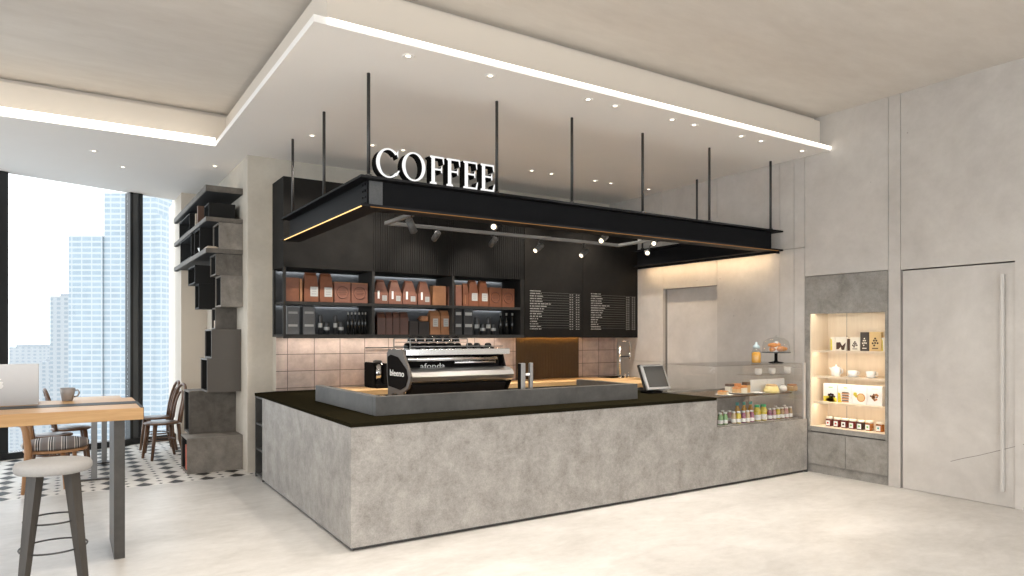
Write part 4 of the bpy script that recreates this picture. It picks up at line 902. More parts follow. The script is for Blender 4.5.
MB().box(NF, WX + .028, NY0, ym - .003, zd0 + .002, zd1 - .002).build('cabinet_door', M['niche'], nc); MB().box(NF, WX + .028, ym + .003, NY1, zd0 + .002, zd1 - .002).build('cabinet_door', M['niche'], nc)
MB().box(WX + .012, NX1, NY0, NY1, 0, zd0 - .002).build('plinth', M['niche'], nc)
sx0 = WX + .06
zs = [wz(351.6, sx0, wy(884, sx0)), wz(379.4, sx0, wy(884, sx0)), wz(407.4, sx0, wy(884, sx0))]
for z in zs: MB().box(sx0, NX1 - .021, yo0 + .0125, yo1 - .0125, z - .014, z).box(sx0, sx0 + .01, yo0 + .0125, yo1 - .0125, z - .021, z - .014).build('shelf', M['niche_wood'], nc)
for z in zs: MB().box(sx0 + .03, sx0 + .05, yo0 + .03, yo1 - .03, z - .018, z - .0145).build('niche_light', M['led_niche'], nc)
MB().box(NF + .05, NF + .075, yo0 + .03, yo1 - .03, zo - .005, zo - .0005).build('niche_light', M['led_niche'], nc); MB().box(NF + .001, NF + .012, yo0 + .0006, yo1 - .0006, zo - .009, zo - .0005).build('light_lip', M['niche'], nc)
IX = WX + .15
def yi(px): return wy(px, IX)
def zi(py, px): return wz(py, IX, yi(px))
def slab_pack(nm, p0, p1, ptop, zb, mat, lab, grp, cat, d=.05, marks=None):
    y1, y0 = yi(p0), yi(p1); h = zi(ptop, (p0 + p1) / 2) - zb; w = y1 - y0
    t = thing(nm, lab, cat, (IX + d / 2, (y0 + y1) / 2, zb), grp)
    MB().box(IX, IX + d, y0, y1, zb, zb + h, .003).build('pack', M[mat], t)
    if marks: marks(t, y0, y1, zb, h, w)
    return t
def spots_(parent, name, mat, pts, sx=.9, x=None):
    b = MB()
    for y, z, r in pts: b.cyl((IX - .0012, y, z), (IX - .0002, y, z), r, seg=10)
    b.build(name, M[mat], parent)
def bean_mark(mat):
    def f(t, y0, y1, zb, h, w):
        c = (y0 + y1) / 2; r = w * .085
        spots_(t, 'bean_print', mat, [(c + u * w, zb + h * (.38 + v), r) for u, v in ((0, .28), (-.1, .17), (.1, .17), (-.2, .04), (0, .05), (.2, .03), (.08, -.08))])
        MB().box(IX - .001, IX - .0002, c - w * .25, c + w * .25, zb + h * .12, zb + h * .17).build('caption_print', M[mat], t)
    return f
def yellow_mark(t, y0, y1, zb, h, w):
    b = MB().prism([(y1 - .002, zb + .004), (y1 - .002, zb + h * .9), (y1 - w * .35, zb + h * .8), (y1 - w * .45, zb + .004)], 'x', IX - .001, IX - .0002).build('yellow_print', M['yellow'], t)
def choc_mark(t, y0, y1, zb, h, w):
    P = [(y1 - w * .1, zb + h * .1), (y1 - w * .1, zb + h * .6), (y1 - w * .45, zb + h * .62), (y1 - w * .62, zb + h * .35), (y0 + w * .05, zb + h * .6), (y0 + w * .2, zb + h * .05), (y0 + w * .42, zb + h * .05), (y0 + w * .5, zb + h * .28), (y1 - w * .3, zb + h * .1)]
    MB().prism(P, 'x', IX - .001, IX - .0002).build('chocolate_print', M['choc'], t)
z1 = zs[0] + .0004; GN = 'packs on the top niche shelf'
slab_pack('sweet_pack', 830.4, 834.8, 337.2, z1, 'cream', 'narrow white and yellow pack at the left end of the top niche shelf', GN, 'pack', .04, yellow_mark)
slab_pack('chocolate_pack', 835.2, 846.4, 337.0, z1, 'cream', 'wide cream pack with dark chocolate print on the top niche shelf', GN, 'pack', .04, choc_mark)
slab_pack('chocolate_bar', 847.2, 849.6, 339, z1, 'choc', 'narrow dark brown pack beside the small cream pack on the top niche shelf', GN, 'pack', .04)
slab_pack('bean_pack', 850, 859.8, 337.4, z1, 'cream', 'small cream pack with bean print on the top niche shelf', GN, 'pack', .05, bean_mark('choc'))
slab_pack('bean_pack', 860.2, 868.6, 332.2, z1, 'taupe_metal', 'tall dark grey pack with pale bean print on the top niche shelf', GN, 'pack', .05, bean_mark('cream'))
slab_pack('bean_pack', 869.2, 881.2, 332.0, z1, 'tan', 'tall tan pack with dark bean print on the top niche shelf', GN, 'pack', .05, bean_mark('choc'))
slab_pack('sweet_pack', 881.6, 884.6, 337.6, z1, 'cream', 'narrow yellow and white pack at the right end of the top niche shelf', GN, 'pack', .03, yellow_mark)
z2 = zs[1] + .0004; CXX = WX + .18
def yc(px): return wy(px, CXX)
y = yc(836); t = thing('teapot', 'white teapot at the left of the second niche shelf', 'teapot', (CXX, y, z2))
MB().lathe([(.042, 0), (.048, .006), (.054, .095), (.05, .10)], (CXX, y, z2), 22).build('pot', M['white_gl'], t)
MB().lathe([(.049, .1004), (.03, .108), (.008, .112), (.011, .128), (.002, .134)], (CXX, y, z2), 18).build('lid', M['white_gl'], t)
MB().tube([(CXX, y - .05, z2 + .085), (CXX, y - .078, z2 + .08), (CXX, y - .082, z2 + .05), (CXX, y - .048, z2 + .025)], .006, 8).build('handle', M['white_gl'], t)
MB().tube([(CXX, y + .045, z2 + .06), (CXX, y + .065, z2 + .08), (CXX, y + .078, z2 + .094)], .01, 8, rr=[.014, .010, .007]).build('spout', M['white_gl'], t)
for px, lab in ((852.5, 'left white cup and saucer beside the teapot on the second niche shelf'), (871, 'right white cup and saucer on the second niche shelf')):
    y = yc(px); t = thing('tea_cup', lab, 'cup', (CXX, y, z2), 'white cups on the second niche shelf')
    MB().lathe([(.03, 0), (.066, .007), (.068, .010), (.03, .006)], (CXX, y, z2), 24).build('saucer', M['white_gl'], t)
    MB().lathe([(.034, .0072), (.044, .014), (.052, .072), (.048, .072), (.04, .016), (.002, .014)], (CXX, y, z2), 22).build('cup', M['white_gl'], t)
    MB().tube([(CXX, y - .048, z2 + .062), (CXX, y - .074, z2 + .058), (CXX, y - .074, z2 + .036), (CXX, y - .044, z2 + .026)], .005, 8).build('handle', M['white_gl'], t)
z3 = zs[2] + .0004; GB = 'white biscuit packs on the third niche shelf'
def m_berry(t, y0, y1, zb, h, w):
    MB().prism([(y1 - w * .02, zb + .004), (y1 - w * .02, zb + h * .3), (y1 - w * .55, zb + h * .34), (y0 + w * .02, zb + h * .22), (y0 + w * .02, zb + .004)], 'x', IX - .0012, IX - .0002).build('yellow_print', M['yellow'], t)
    spots_(t, 'berry_print', 'jam_dark', [(y1 - w * u, zb + h * v, w * .085) for u, v in ((.42, .38), (.56, .42), (.70, .40), (.50, .30), (.64, .29), (.80, .30))]); spots_(t, 'biscuit_print', 'orange', [(y1 - w * .5, zb + h * .13, w * .16), (y1 - w * .68, zb + h * .12, w * .14), (y1 - w * .34, zb + h * .12, w * .12)])
    MB().box(IX - .001, IX - .0002, y0 + w * .3, y1 - w * .4, zb + h * .78, zb + h * .82).build('caption_print', M['apple_gr'], t)
def m_stack(t, y0, y1, zb, h, w):
    MB().prism([(y1 - w * .02, zb + .004), (y1 - w * .02, zb + h * .55), (y1 - w * .2, zb + h * .5), (y1 - w * .3, zb + .004)], 'x', IX - .001, IX - .0002).build('yellow_print', M['yellow'], t)
    b = MB(); c = MB()
    for k in range(4):
        b.box(IX - .0012, IX - .0002, y0 + w * (.14 - .02 * k + .05), y1 - w * .30, zb + h * (.06 + .14 * k), zb + h * (.11 + .14 * k)); c.box(IX - .0012, IX - .0002, y0 + w * .2, y1 - w * .33, zb + h * (.12 + .14 * k), zb + h * (.17 + .14 * k))
    b.build('biscuit_print', M['orange'], t); c.build('filling_print', M['choc'], t)
    MB().box(IX - .001, IX - .0002, y0 + w * .3, y1 - w * .45, zb + h * .80, zb + h * .84).build('caption_print', M['yellow'], t)
def m_round(t, y0, y1, zb, h, w):
    spots_(t, 'lemon_print', 'yellow', [(y1 - w * .22, zb + h * .52, w * .13), (y1 - w * .3, zb + h * .42, w * .10)])
    spots_(t, 'biscuit_rim_print', 'orange', [(y1 - w * .62, zb + h * .36, w * .29)]); b = MB().cyl((IX - .0022, y1 - w * .62, zb + h * .36), (IX - .0013, y1 - w * .62, zb + h * .36), w * .23, seg=20).build('biscuit_print', M['tan'], t)
def m_nuts(t, y0, y1, zb, h, w):
    r2 = random.Random(3); c = ((y0 + y1) / 2 + w * .05, zb + h * .46); a, b_ = [], []
    for k in range(22):
        an, rr = r2.uniform(0, 6.28), r2.uniform(0, .27) * w; (a if k % 3 else b_).append((c[0] + rr * math.cos(an), c[1] + rr * math.sin(an), w * .07))
    spots_(t, 'nut_print', 'orange', a); spots_(t, 'oat_print', 'choc', [(y, z, r * .7) for y, z, r in b_])
    MB().box(IX - .001, IX - .0002, y0 + w * .3, y1 - w * .3, zb + h * .83, zb + h * .87).build('caption_print', M['cream'], t)
for p0, p1, pt, mk, lab in ((823.2, 837.0, 383.5, m_berry, 'white pack with berries and orange biscuits printed, leftmost on the third niche shelf'), (837.6, 851.4, 384.4, m_stack, 'white pack with a stack of biscuits printed on the third niche shelf'),
                            (852.0, 866.6, 385.4, m_round, 'white pack with one round biscuit printed on the third niche shelf'), (867.2, 882.4, 386.2, m_nuts, 'white pack with a nut cluster printed, rightmost on the third niche shelf')):
    slab_pack('biscuit_pack', p0, p1, pt, z3, 'white_m', lab, GB, 'pack', .05, mk)
z4 = zl_ + .0044; JX = WX + .13
for k, (px, jm, pr) in enumerate(((829.8, 'jam_red', 'red_print'), (837.6, 'jam_red', 'red_print'), (845.2, 'jam_red', 'jam_dark'), (853.0, 'jam_red', 'apple_gr'), (861.0, 'jam_dark', 'apple_gr'), (869.4, 'jam_orange', 'apple_gr'), (880.2, 'jam_orange', 'teal'))):
    y = wy(px, JX); t = thing('jam_jar', 'jam jar with white lid, %s from the left on the niche ledge' % on[k], 'jar', (JX, y, z4), 'jam jars on the niche ledge')
    MB().box(JX - .033, JX + .033, y - .033, y + .033, z4, z4 + .083, .008).build('jar_body', M[jm], t)
    MB().lathe([(.033, .0833), (.036, .086), (.036, .104), (.032, .107)], (JX, y, z4), 20).build('lid', M['cream'], t)
    p = MB().box(JX - .0345, JX - .0331, y - .020, y + .026, z4 + .01, z4 + .066).build('paper_label', M['white_m'], t)
    MB().cyl((JX - .0356, y + .003, z4 + .04), (JX - .0346, y + .003, z4 + .04), .011, seg=12).build('fruit_print', M[pr], p)

# ================================================================== CUBE SHELVES ON THE CORE WALL
WL = 1.7415
def board3(z0, z1, lab):
    t = thing('wall_shelf', lab, 'shelf', (1.52, 9.5, z0), 'long shelves on the core wall'); pl = ([(1.353, 8.472), (WL, 8.472), (WL, 10.895), (1.383, 10.895), (1.383, 11.19), (1.353, 11.19)])
    MB().prism(pl, 'z', z0 - .004, z0 - .0003).build('underside_shade', M['cube_in'], t)  # black sheet that puts the shade below the board into colour
    MB().prism([(1.341, 8.46), (WL, 8.46), (WL, 10.895), (1.395, 10.895), (1.395, 11.2), (1.341, 11.2)], 'z', z0, z1).build('board', M['cube_con'], t)
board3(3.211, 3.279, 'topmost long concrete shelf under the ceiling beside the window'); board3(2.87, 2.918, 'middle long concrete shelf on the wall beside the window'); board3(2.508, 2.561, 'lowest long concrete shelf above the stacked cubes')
def cube(x0, y0, y1, z0, z1, m, lab, x1=WL, t_=.018, inner='cube_in'):
    t = thing('wall_cube', lab, 'cube shelf', ((x0 + x1) / 2, (y0 + y1) / 2, z0), 'cube shelves by the window')
    b = MB(); b.box(x0, x1, y0, y0 + t_, z0, z1).box(x0, x1, y1 - t_, y1, z0, z1).box(x0, x1, y0 + t_, y1 - t_, z1 - t_, z1).box(x0, x1, y0 + t_, y1 - t_, z0, z0 + t_)
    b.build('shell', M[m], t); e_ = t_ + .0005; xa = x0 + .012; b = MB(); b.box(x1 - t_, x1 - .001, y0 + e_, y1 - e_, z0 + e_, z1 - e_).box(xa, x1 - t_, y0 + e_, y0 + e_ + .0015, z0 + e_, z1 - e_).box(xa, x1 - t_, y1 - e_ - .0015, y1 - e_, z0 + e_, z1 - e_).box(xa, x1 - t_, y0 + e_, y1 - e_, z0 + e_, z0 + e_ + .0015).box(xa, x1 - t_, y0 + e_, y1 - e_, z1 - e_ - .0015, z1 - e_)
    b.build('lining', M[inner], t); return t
def solid(nm, x0, y0, y1, z0, z1, m, lab, cat, x1=WL, grp=None):
    return solo(nm, MB().box(x0, x1, y0, y1, z0, z1, .003), M[m], lab, cat, ((x0 + x1) / 2, (y0 + y1) / 2, z0), grp)
# between top and middle shelf
cube(1.40, 8.62, 8.95, 2.9185, 3.11, 'cube_dark', 'dark closed box at the near end between the two upper long shelves', x1=1.69)
solo('book', MB().box(1.36, 1.64, 9.14, 9.20, 2.9185, 3.15), M['book_brown'], 'brown upright book between the two upper long shelves', 'book', (1.5, 9.17, 2.9185)); solo('book', MB().box(1.36, 1.64, 9.32, 9.36, 2.9185, 3.08), M['book_beige'], 'pale thin book beside the brown one on the middle long shelf', 'book', (1.5, 9.34, 2.9185))
cube(1.35, 9.75, 10.7, 2.9185, 3.15, 'cube_dark', 'long dark box at the window end between the two upper long shelves')
# between middle and lowest shelf
cube(1.482, 8.465, 8.85, 2.5615, 2.8655, 'cube_lt', 'pale concrete cube at the near end between the two lower long shelves')
q = thing('wall_cube', 'dark square frame box holding a bowl between the two lower long shelves', 'cube shelf', (1.5, 9.2, 2.5615), 'cube shelves by the window')
b = MB(); b.box(1.36, WL, 9.0, 9.02, 2.5615, 2.8655).box(1.36, WL, 9.40, 9.42, 2.5615, 2.8655).box(1.36, WL, 9.02, 9.40, 2.8455, 2.8655); b.build('shell', M['cube_dark'], q)
solo('bowl', MB().lathe([(.03, 0), (.07, .03), (.085, .075), (.08, .075), (.06, .03), (.002, .01)], (1.45, 9.2, 2.5615), 22), M['white_gl'], 'white bowl in the dark square frame on the lowest long shelf', 'bowl', (1.45, 9.2, 2.5615))
cube(1.35, 9.6, 10.6, 2.5615, 2.8655, 'cube_dark', 'long dark box at the window end between the two lower long shelves')
solo('book', MB().box(1.36, 1.47, 8.48, 8.74, 2.5615, 2.579).box(1.37, 1.46, 8.51, 8.71, 2.5792, 2.589), M['book_beige'], 'pale open book lying at the near end of the lowest long shelf', 'book', (1.41, 8.6, 2.5615))
# hanging cubes below
cube(1.449, 8.48, 8.84, 2.2575, 2.5035, 'cube_con', 'brown concrete cube hung directly under the lowest long shelf')
cube(1.306, 9.0, 9.55, 2.19, 2.41, 'cube_dark', 'graphite box behind the brown concrete cube, near the window', inner='cube_dark'); cube(1.35, 9.0, 9.3, 1.885, 2.1895, 'cube_dark', 'tall graphite box hung below the graphite box near the window', inner='cube_dark')
cube(1.503, 8.465, 8.82, 1.896, 2.257, 'cube_lt', 'light grey concrete cube, fourth from the floor up counting beige book cube')
cube(1.50, 8.80, 9.05, 1.6355, 1.8955, 'cube_con', 'small dark concrete cube holding beige books')
for k in range(3): solo('book', MB().box(1.52, 1.68, 8.825, 9.02, 1.656 + k * .03, 1.684 + k * .03), M['book_beige'], '%s beige book lying in the small dark concrete cube' % ['lowest', 'middle', 'topmost'][k], 'book', (1.6, 8.92, 1.656 + k * .03), 'beige books in the small cube')
cube(1.416, 8.55, 9.0, 1.294, 1.635, 'cube_taupe', 'taupe lacquered cube under the small dark concrete cube', inner='cube_dark')
for k in range(2): solo('picture_frame', MB().obox((1.50, 8.72 + .0 * k, 1.385 + k * .135), (.012, .10, .115), Matrix.Rotation(.25 * (1 - 2 * k), 3, 'X'), bev=.002), M['label'], ['lower pale card leaning in the upper taupe cube', 'upper pale card leaning in the upper taupe cube'][k], 'card', (1.5, 8.72, 1.33 + k * .12))
cube(1.37, 8.55, 9.0, .906, 1.2935, 'cube_taupe', 'larger taupe lacquered cube above the tall dark concrete cube', inner='cube_dark')
solo('book', MB().box(1.40, 1.60, 8.66, 8.72, .9265, 1.13), M['book_pink'], 'dusty pink book standing in the larger taupe cube', 'book', (1.5, 8.69, .9265))
cube(1.22, 8.85, 9.25, .401, .905, 'cube_con', 'dark concrete cube standing on the floor cube')
cube(1.147, 8.465, 8.95, .0005, .4005, 'cube_lt', 'wide grey concrete cube standing on the tiled floor')
for k in range(4): solo('book', MB().box(1.165, 1.38, 8.53 + k * .052, 8.577 + k * .052, .0212, .29 + .012 * (k % 2)), M['book_red'], '%s rust red book standing in the floor cube' % ['nearest', 'second', 'third', 'farthest'][k], 'book', (1.27, 8.55 + k * .052, .0212), 'rust books in the floor cube')

# ================================================================== BAR TABLE, LAPTOP, MUG, STOOL
BT = 1.05
bt = thing('bar_table', 'high bar table with thick oak top and flat steel legs at the left', 'table', (-.7, 5.95, 0))
MB().box(-2.0, .462, 5.46, 6.455, .968, BT, .004).build('tabletop', M['oak_bar'], bt)
yin = 5.83
MB().box(-2.0, .4625, yin, yin + .22, BT + .0002, BT + .0022).box(.444, .4625, 5.465, yin, BT + .0002, BT + .0022).box(.4622, .4642, 5.465, yin + .22, .967, BT + .0022).build('inlay', M['inlay'], bt)
for x in (.284, -1.75): MB().box(x, x + .067, 5.512, 6.10, 0, .9675, .002).build('leg', M['leg'], bt)
lp = thing('laptop', 'open silver laptop seen from behind on the bar table', 'laptop', (-.38, 6.25, BT + .0002))
zL = BT + .0006; lx1, lx0 = -.162, -.63
MB().box(lx0, lx1, 6.135, 6.42, zL, zL + .014, .003).build('base', M['alu'], lp)
lz1 = 1.352; Y0, Y1 = 6.125, 6.095; tl = math.atan2(Y0 - Y1, lz1 - zL)
Ml = Matrix.Rotation(tl, 3, 'X'); lc = Vector(((lx0 + lx1) / 2, (Y0 + Y1) / 2 - .001, (zL + .014 + lz1) / 2)); lh = math.hypot(Y0 - Y1, lz1 - zL - .014)
ld = MB().obox(lc, (lx1 - lx0, .008, lh), Ml, bev=.003).build('lid', M['alu'], lp)
MB().obox(lc + Ml @ Vector((0, .0046, 0)), (lx1 - lx0 - .02, .001, lh - .02), Ml).build('screen', M['black'], ld)
def flat_poly(pts, c, Mr, thick, y):
    b = MB(); b.prism(pts, 'y', y - thick, y); t = MB(); t.add(b, Matrix.Translation(c) @ Mr.to_4x4()); return t
ap = [(.0, .020), (.010, .026), (.022, .025), (.031, .017), (.025, .008), (.024, -.003), (.033, -.012), (.028, -.025), (.018, -.038), (.009, -.039), (.0, -.036), (-.009, -.039), (-.019, -.037), (-.029, -.022), (-.033, -.004), (-.030, .014), (-.020, .025), (-.009, .026)]
q = flat_poly([(u * .8, v * .8) for u, v in ap], lc, Ml, .0008, -.0042); q.add(flat_poly([(.0, .026), (.004, .038), (.014, .044), (.012, .032)], lc, Ml, .0008, -.0042)); q.build('lid_emblem', M['white_gl'], ld)
mg = thing('mug', 'grey stoneware mug on the bar table', 'mug', (wx(67.5, 6.36), 6.36, BT + .0003)); X = wx(67.5, 6.36); zb = BT + .0003
MB().lathe([(.033, 0), (.036, .004), (.048, .06), (.051, .10), (.048, .10), (.045, .06), (.03, .008), (.002, .006)], (X, 6.36, zb), 28).build('cup', M['mug'], mg)
a = (math.cos(.25), -math.sin(.25) * 0 - .2)
MB().tube([(X + .047, 6.35, zb + .082), (X + .068, 6.345, zb + .082), (X + .078, 6.343, zb + .062), (X + .066, 6.345, zb + .036), (X + .042, 6.35, zb + .03)], .006, 8).build('handle', M['mug'], mg)

sxx, syy, sz = -.058, 4.93, .80
st = thing('bar_stool', 'round grey padded bar stool with dark tapered legs in front of the bar table', 'stool', (sxx, syy, 0))
MB().lathe([(.168, .745), (.19, .750), (.199, .767), (.199, .790), (.19, .806), (.135, .815), (.002, .818)], (sxx, syy, 0), 44).build('seat', M['seat'], st)
view = math.atan2(syy, sxx)
for k in range(4):
    an = view + PI / 4 + k * PI / 2; ux, uy = math.cos(an), math.sin(an); tx, ty = -uy, ux
    def quad(r, z, hw, ht): return [(sxx + ux * (r + i * ht) + tx * j * hw, syy + uy * (r + i * ht) + ty * j * hw, z) for i, j in ((-1, -1), (1, -1), (1, 1), (-1, 1))]
    MB().hull8(quad(.222, 0, .019, .016), quad(.125, .744, .034, .027)).build('leg', M['stoolleg'], st)
def hoop(z, r): return MB().tube([(sxx + r * math.cos(i * PI / 20), syy + r * math.sin(i * PI / 20), z) for i in range(40)], .0055, 6, closed=True)
hoop(.30, .172).build('foot_ring', M['rod'], st); hoop(.465, .15).build('foot_ring', M['rod'], st)

# ================================================================== DINING GROUP BY THE WINDOW
dt = thing('dining_table', 'low dining table on square chrome posts by the window, half hidden behind the bar table', 'table', (.35, 9.2, 0))
MB().box(.0, .62, 8.55, 10.75, .72, .75, .004).build('tabletop', M['oak_bar'], dt)
for x, y in ((.262, 8.69), (.40, 9.78)):
    MB().box(x - .028, x + .028, y - .028, y + .028, .0152, .7195, .004).build('post', M['postm'], dt); MB().box(x - .19, x + .2, y - .03, y + .03, 0, .015).build('foot', M['leg'], dt)
def bentwood(lab):
    t = thing('bentwood_chair', lab, 'chair', (0, 0, 0), 'bentwood chairs by the window')
    MB().lathe([(.19, .435), (.205, .442), (.208, .452), (.2, .462), (.16, .466)], seg=36).build('seat_frame', M['beech'], t)
    MB().lathe([(.158, .4662), (.1, .469), (.002, .470)], seg=30).build('seat', M['seat_in'], t)
    for s in (-1, 1):
        MB().tube([(.125, s * .125, .435), (.145, s * .14, .25), (.175, s * .155, 0)], .017, 10, rr=[.026, .022, .016]).build('leg', M['beech'], t)
        MB().tube([(-.155, s * .13, .435), (-.165, s * .14, .25), (-.215, s * .15, 0)], .017, 10, rr=[.024, .022, .016]).build('leg', M['beech'], t)
    def arch(w, top, lean, r, nm):
        pts = []
        for i in range(25):
            u = -1 + 2 * i / 24
            th = u * PI / 2; y = w * math.sin(th) if abs(u) < 1 else w * u
            z = .45 + (top - .45) * (math.cos(th) ** .55 if abs(u) < 1 else 0)
            k = (z - .45) / (top - .45); pts.append((-.165 - lean * k ** 1.4, y * (1 - .12 * (1 - k)), z))
        MB().tube(pts, r, 10).build(nm, M['beech'], t)
    arch(.185, .93, .10, .018, 'back_hoop'); arch(.105, .84, .085, .013, 'inner_hoop')
    MB().tube([(.145 * math.cos(i * PI / 16), .145 * math.sin(i * PI / 16), .24) for i in range(32)], .009, 8, closed=True).build('stretcher_ring', M['beech'], t)
    return t
ch = bentwood('dark bentwood chair at the right of the dining table, nearer the viewer'); ch.location = (1.035, 9.80, 0); ch.rotation_euler = (0, 0, PI + .25)
dup(ch, (1.05, 10.50, 0), PI + .1, 'dark bentwood chair at the right of the dining table, nearer the window')
dup(ch, (.06, 9.80, 0), .1, 'bentwood chair at the left of the dining table, farther behind the laptop'); dup(ch, (-.13, 9.22, 0), .05, 'bentwood chair at the left of the dining table, behind the cushioned chair')
ac = thing('cushioned_chair', 'warm wood chair with striped round cushion behind the bar stool', 'chair', (-.08, 8.50, 0))
MB().lathe([(.23, .375), (.26, .38), (.265, .395), (.255, .408)], (-.08, 8.50, 0), 36, sx=1.06).build('seat_frame', M['warmwood'], ac)
MB().lathe([(.24, .4085), (.272, .425), (.28, .455), (.262, .482), (.20, .497), (.002, .501)], (-.08, 8.50, 0), 40, sx=1.06).build('cushion', M['stripe'], ac)
for x, y, xt, yt in ((-.0, 8.34, -.02, 8.36), (.10, 8.72, .08, 8.70)): MB().tube([(x, y, 0), (xt, yt, .378)], .02, 10, rr=[.015, .024]).build('leg', M['warmwood'], ac)
for x, y, s in ((-.335, 8.25, -1), (-.33, 8.78, 1)): MB().tube([(x - .015, y, 0), (x + .03, y + .03 * s * -1, .42), (x + .01, y, .62), (x - .07, y, .88)], .022, 10, rr=[.016, .034, .032, .02]).build('back_leg', M['warmwood'], ac)
MB().tube([(-.40, 8.25, .865), (-.46, 8.38, .885), (-.48, 8.52, .89), (-.46, 8.65, .885), (-.40, 8.78, .865)], .022, 10, flat=1.4).build('top_rail', M['warmwood'], ac)
MB().tube([(-.325, 8.25, .66), (-.38, 8.38, .67), (-.40, 8.52, .675), (-.38, 8.65, .67), (-.325, 8.78, .66)], .014, 8, flat=1.6).build('back_rail', M['warmwood'], ac)

# ================================================================== CITY OUTSIDE THE WINDOW
fa1 = facade('tower_cladding_blue', (.285, .33, .36), (.42, .43, .435), 6.5, 3.7, .12, .34); fa2 = facade('tower_cladding_pale', (.29, .315, .33), (.40, .40, .40), 6.0, 3.7, .5, .42); fa3 = facade('tower_cladding_grey', (.31, .33, .345), (.40, .40, .40), 6.5, 3.8, .5, .5)  # cladding tones lightened to stand in for distance haze
M['roof_gr'] = simple('pale_roof', (.36, .37, .38), .8)
def tower(lab, dist, p0, p1, ptop, depth, mat, parts=()):
    """block at a distance along the view; p0..p1 columns of its front, ptop row of its roof"""
    def at(px, d): a = (px - CX) / F; return Vector((d * (SY + a * CYW), d * (CYW - a * SY), 0))
    A, B = at(p0, dist), at(p1, dist); c = (A + B) / 2; w = (B - A).length; zt = EYE + (HY - ptop) / F * dist; zb = -200.
    dv = Vector((SY, CYW, 0)); t = thing('tower_block', lab, 'building', (c.x, c.y, zb), 'city towers outside'); t.rotation_euler = (0, 0, -YAW)
    def blk(x0, x1, y0, y1, z0, z1, nm, m):
        b = MB().box(x0, x1, y0, y1, z0 - zb, z1 - zb); me_o = ORG[t.name]; ORG[t.name] = Vector((0, 0, 0)); o = b.build(nm, m, t); ORG[t.name] = me_o; return o
    blk(-w / 2, w / 2, 0, depth, zb, zt, 'shaft', mat); blk(-w / 2 + .1 * w, w / 2 - .15 * w, depth * .2, depth * .8, zt + .01, zt + 2.5, 'roof_plant', M['roof_gr'])
    for q0, q1, qt, off in parts:
        x0, x1 = (q0 - (p0 + p1) / 2) / F * dist, (q1 - (p0 + p1) / 2) / F * dist
        blk(x0, x1, -off, depth * .7, zb, EYE + (HY - qt) / F * dist, 'wing', mat)
tower('tall blue glass tower in the middle of the window', 450, 104, 156, 193, 60, fa1, ((70, 103.5, 236, 1.5), (156.2, 163, 215, 1.)))
tower('pale apartment tower with punched windows left of the blue tower', 560, 50, 71, 296, 50, fa2)
tower('low pale building near the left edge of the window', 760, 9, 40, 347, 30, fa3)
tower('low grey building seen between the laptop and the pale apartment tower', 640, 39, 52, 362, 40, fa2)
tower('low pale building at the right of the blue tower beside the pilaster', 760, 164, 180, 348, 30, fa3)
gd = solo('city_ground', MB().box(-1500, 1500, 60, 2500, -203, -200.02), M['roof_gr'], 'hazy pale ground of the city far below the window', 'ground', (0, 600, -203))

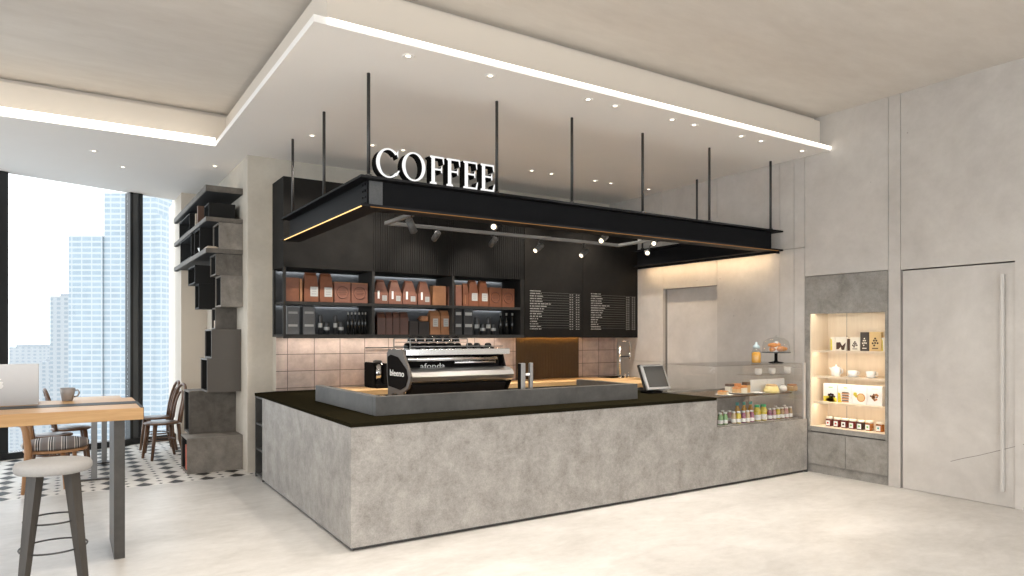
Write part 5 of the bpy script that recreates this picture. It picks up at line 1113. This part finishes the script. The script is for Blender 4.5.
# ================================================================== LIGHT
wd = bpy.data.worlds.new('sky'); sc.world = wd; wd.use_nodes = True; t = wd.node_tree
bg = t.nodes['Background']
tc = N(t, 'ShaderNodeTexCoord'); sp = N(t, 'ShaderNodeSeparateXYZ'); L(t, tc.outputs['Generated'], sp.inputs[0])
cr = N(t, 'ShaderNodeValToRGB'); e = cr.color_ramp.elements; e[0].position = .42; e[0].color = (.80, .86, .90, 1); e[1].position = .75; e[1].color = (.80, .90, 1.0, 1)
q = e.new(.50); q.color = (.86, .93, .97, 1); q = e.new(.58); q.color = (1, 1, 1, 1)
mr = N(t, 'ShaderNodeMapRange'); L(t, sp.outputs['Z'], mr.inputs['Value']); mr.inputs['From Min'].default_value = -1; L(t, mr.outputs[0], cr.inputs[0])
L(t, cr.outputs[0], bg.inputs['Color']); bg.inputs['Strength'].default_value = WORLD
def light(nm, typ, loc, energy, col=(1, 1, 1), rot=None, **kw):
    l = bpy.data.lights.new(nm, typ); l.energy = energy; l.color = col
    for k, v in kw.items(): setattr(l, k, v)
    o = bpy.data.objects.new(nm, l); COL.objects.link(o); o.location = loc
    if rot is not None: o.rotation_euler = rot
    return o
def aim(v): return Vector(v).to_track_quat('-Z', 'Y').to_euler()
WARM = (1, .93, .84)
for x, y, lab, grp in DL:
    front = y < 5
    if x > 6.5: continue
    light('downlight_beam', 'SPOT', (x, y, SL - .02), DLE if front else (DLB if y < 8 else DLW), WARM, spot_size=math.radians(75 if front else 95), spot_blend=.7, shadow_soft_size=.04)
for i, (c, a) in enumerate(SPOTS):
    light('spot_beam', 'SPOT', c + a * .09, SPE, WARM, aim(a), spot_size=math.radians(60), spot_blend=.5, shadow_soft_size=.03)
# unseen fill spots added under the hall ceiling to brighten floor and soffit
for x in (-3.2, -1.2, .8, 2.8, 4.6):
    for y in (-2.6, -.2, 2.4):
        light('unseen_hall_spot', 'SPOT', (x, y, CEIL - .02), HALL_FILL, (1, .94, .86), spot_size=math.radians(140), spot_blend=.8, shadow_soft_size=.12)

for x, y in ((1.05, 5.35), (.95, 3.4)):  # assumed lamps, unseen, added to brighten the floor left of the bar
    light('unseen_hall_spot', 'SPOT', (x, y, CEIL - .02), 150, WARM, spot_size=math.radians(72), spot_blend=.8, shadow_soft_size=.06)

# ================================================================== CAMERA
cd = bpy.data.cameras.new('camera'); cam = bpy.data.objects.new('camera', cd); COL.objects.link(cam)
cam.location = (0, 0, EYE); cam.rotation_euler = (PI / 2, 0, -YAW)
cd.sensor_width = 36; cd.lens = 36 * F / 1024; cd.shift_y = (HY - 288) / 1024; cd.clip_end = 4000; cd.clip_start = .05
sc.camera = cam
sc.view_settings.view_transform = 'Standard'; sc.view_settings.look = 'None'; sc.view_settings.gamma = 1; sc.view_settings.use_curve_mapping = False
sc.view_settings.exposure = EXPO
sc.cycles.use_denoising = True; sc.cycles.max_bounces = 8; sc.cycles.transparent_max_bounces = 12; sc.cycles.caustics_reflective = False; sc.cycles.caustics_refractive = False; sc.cycles.sample_clamp_indirect = 6
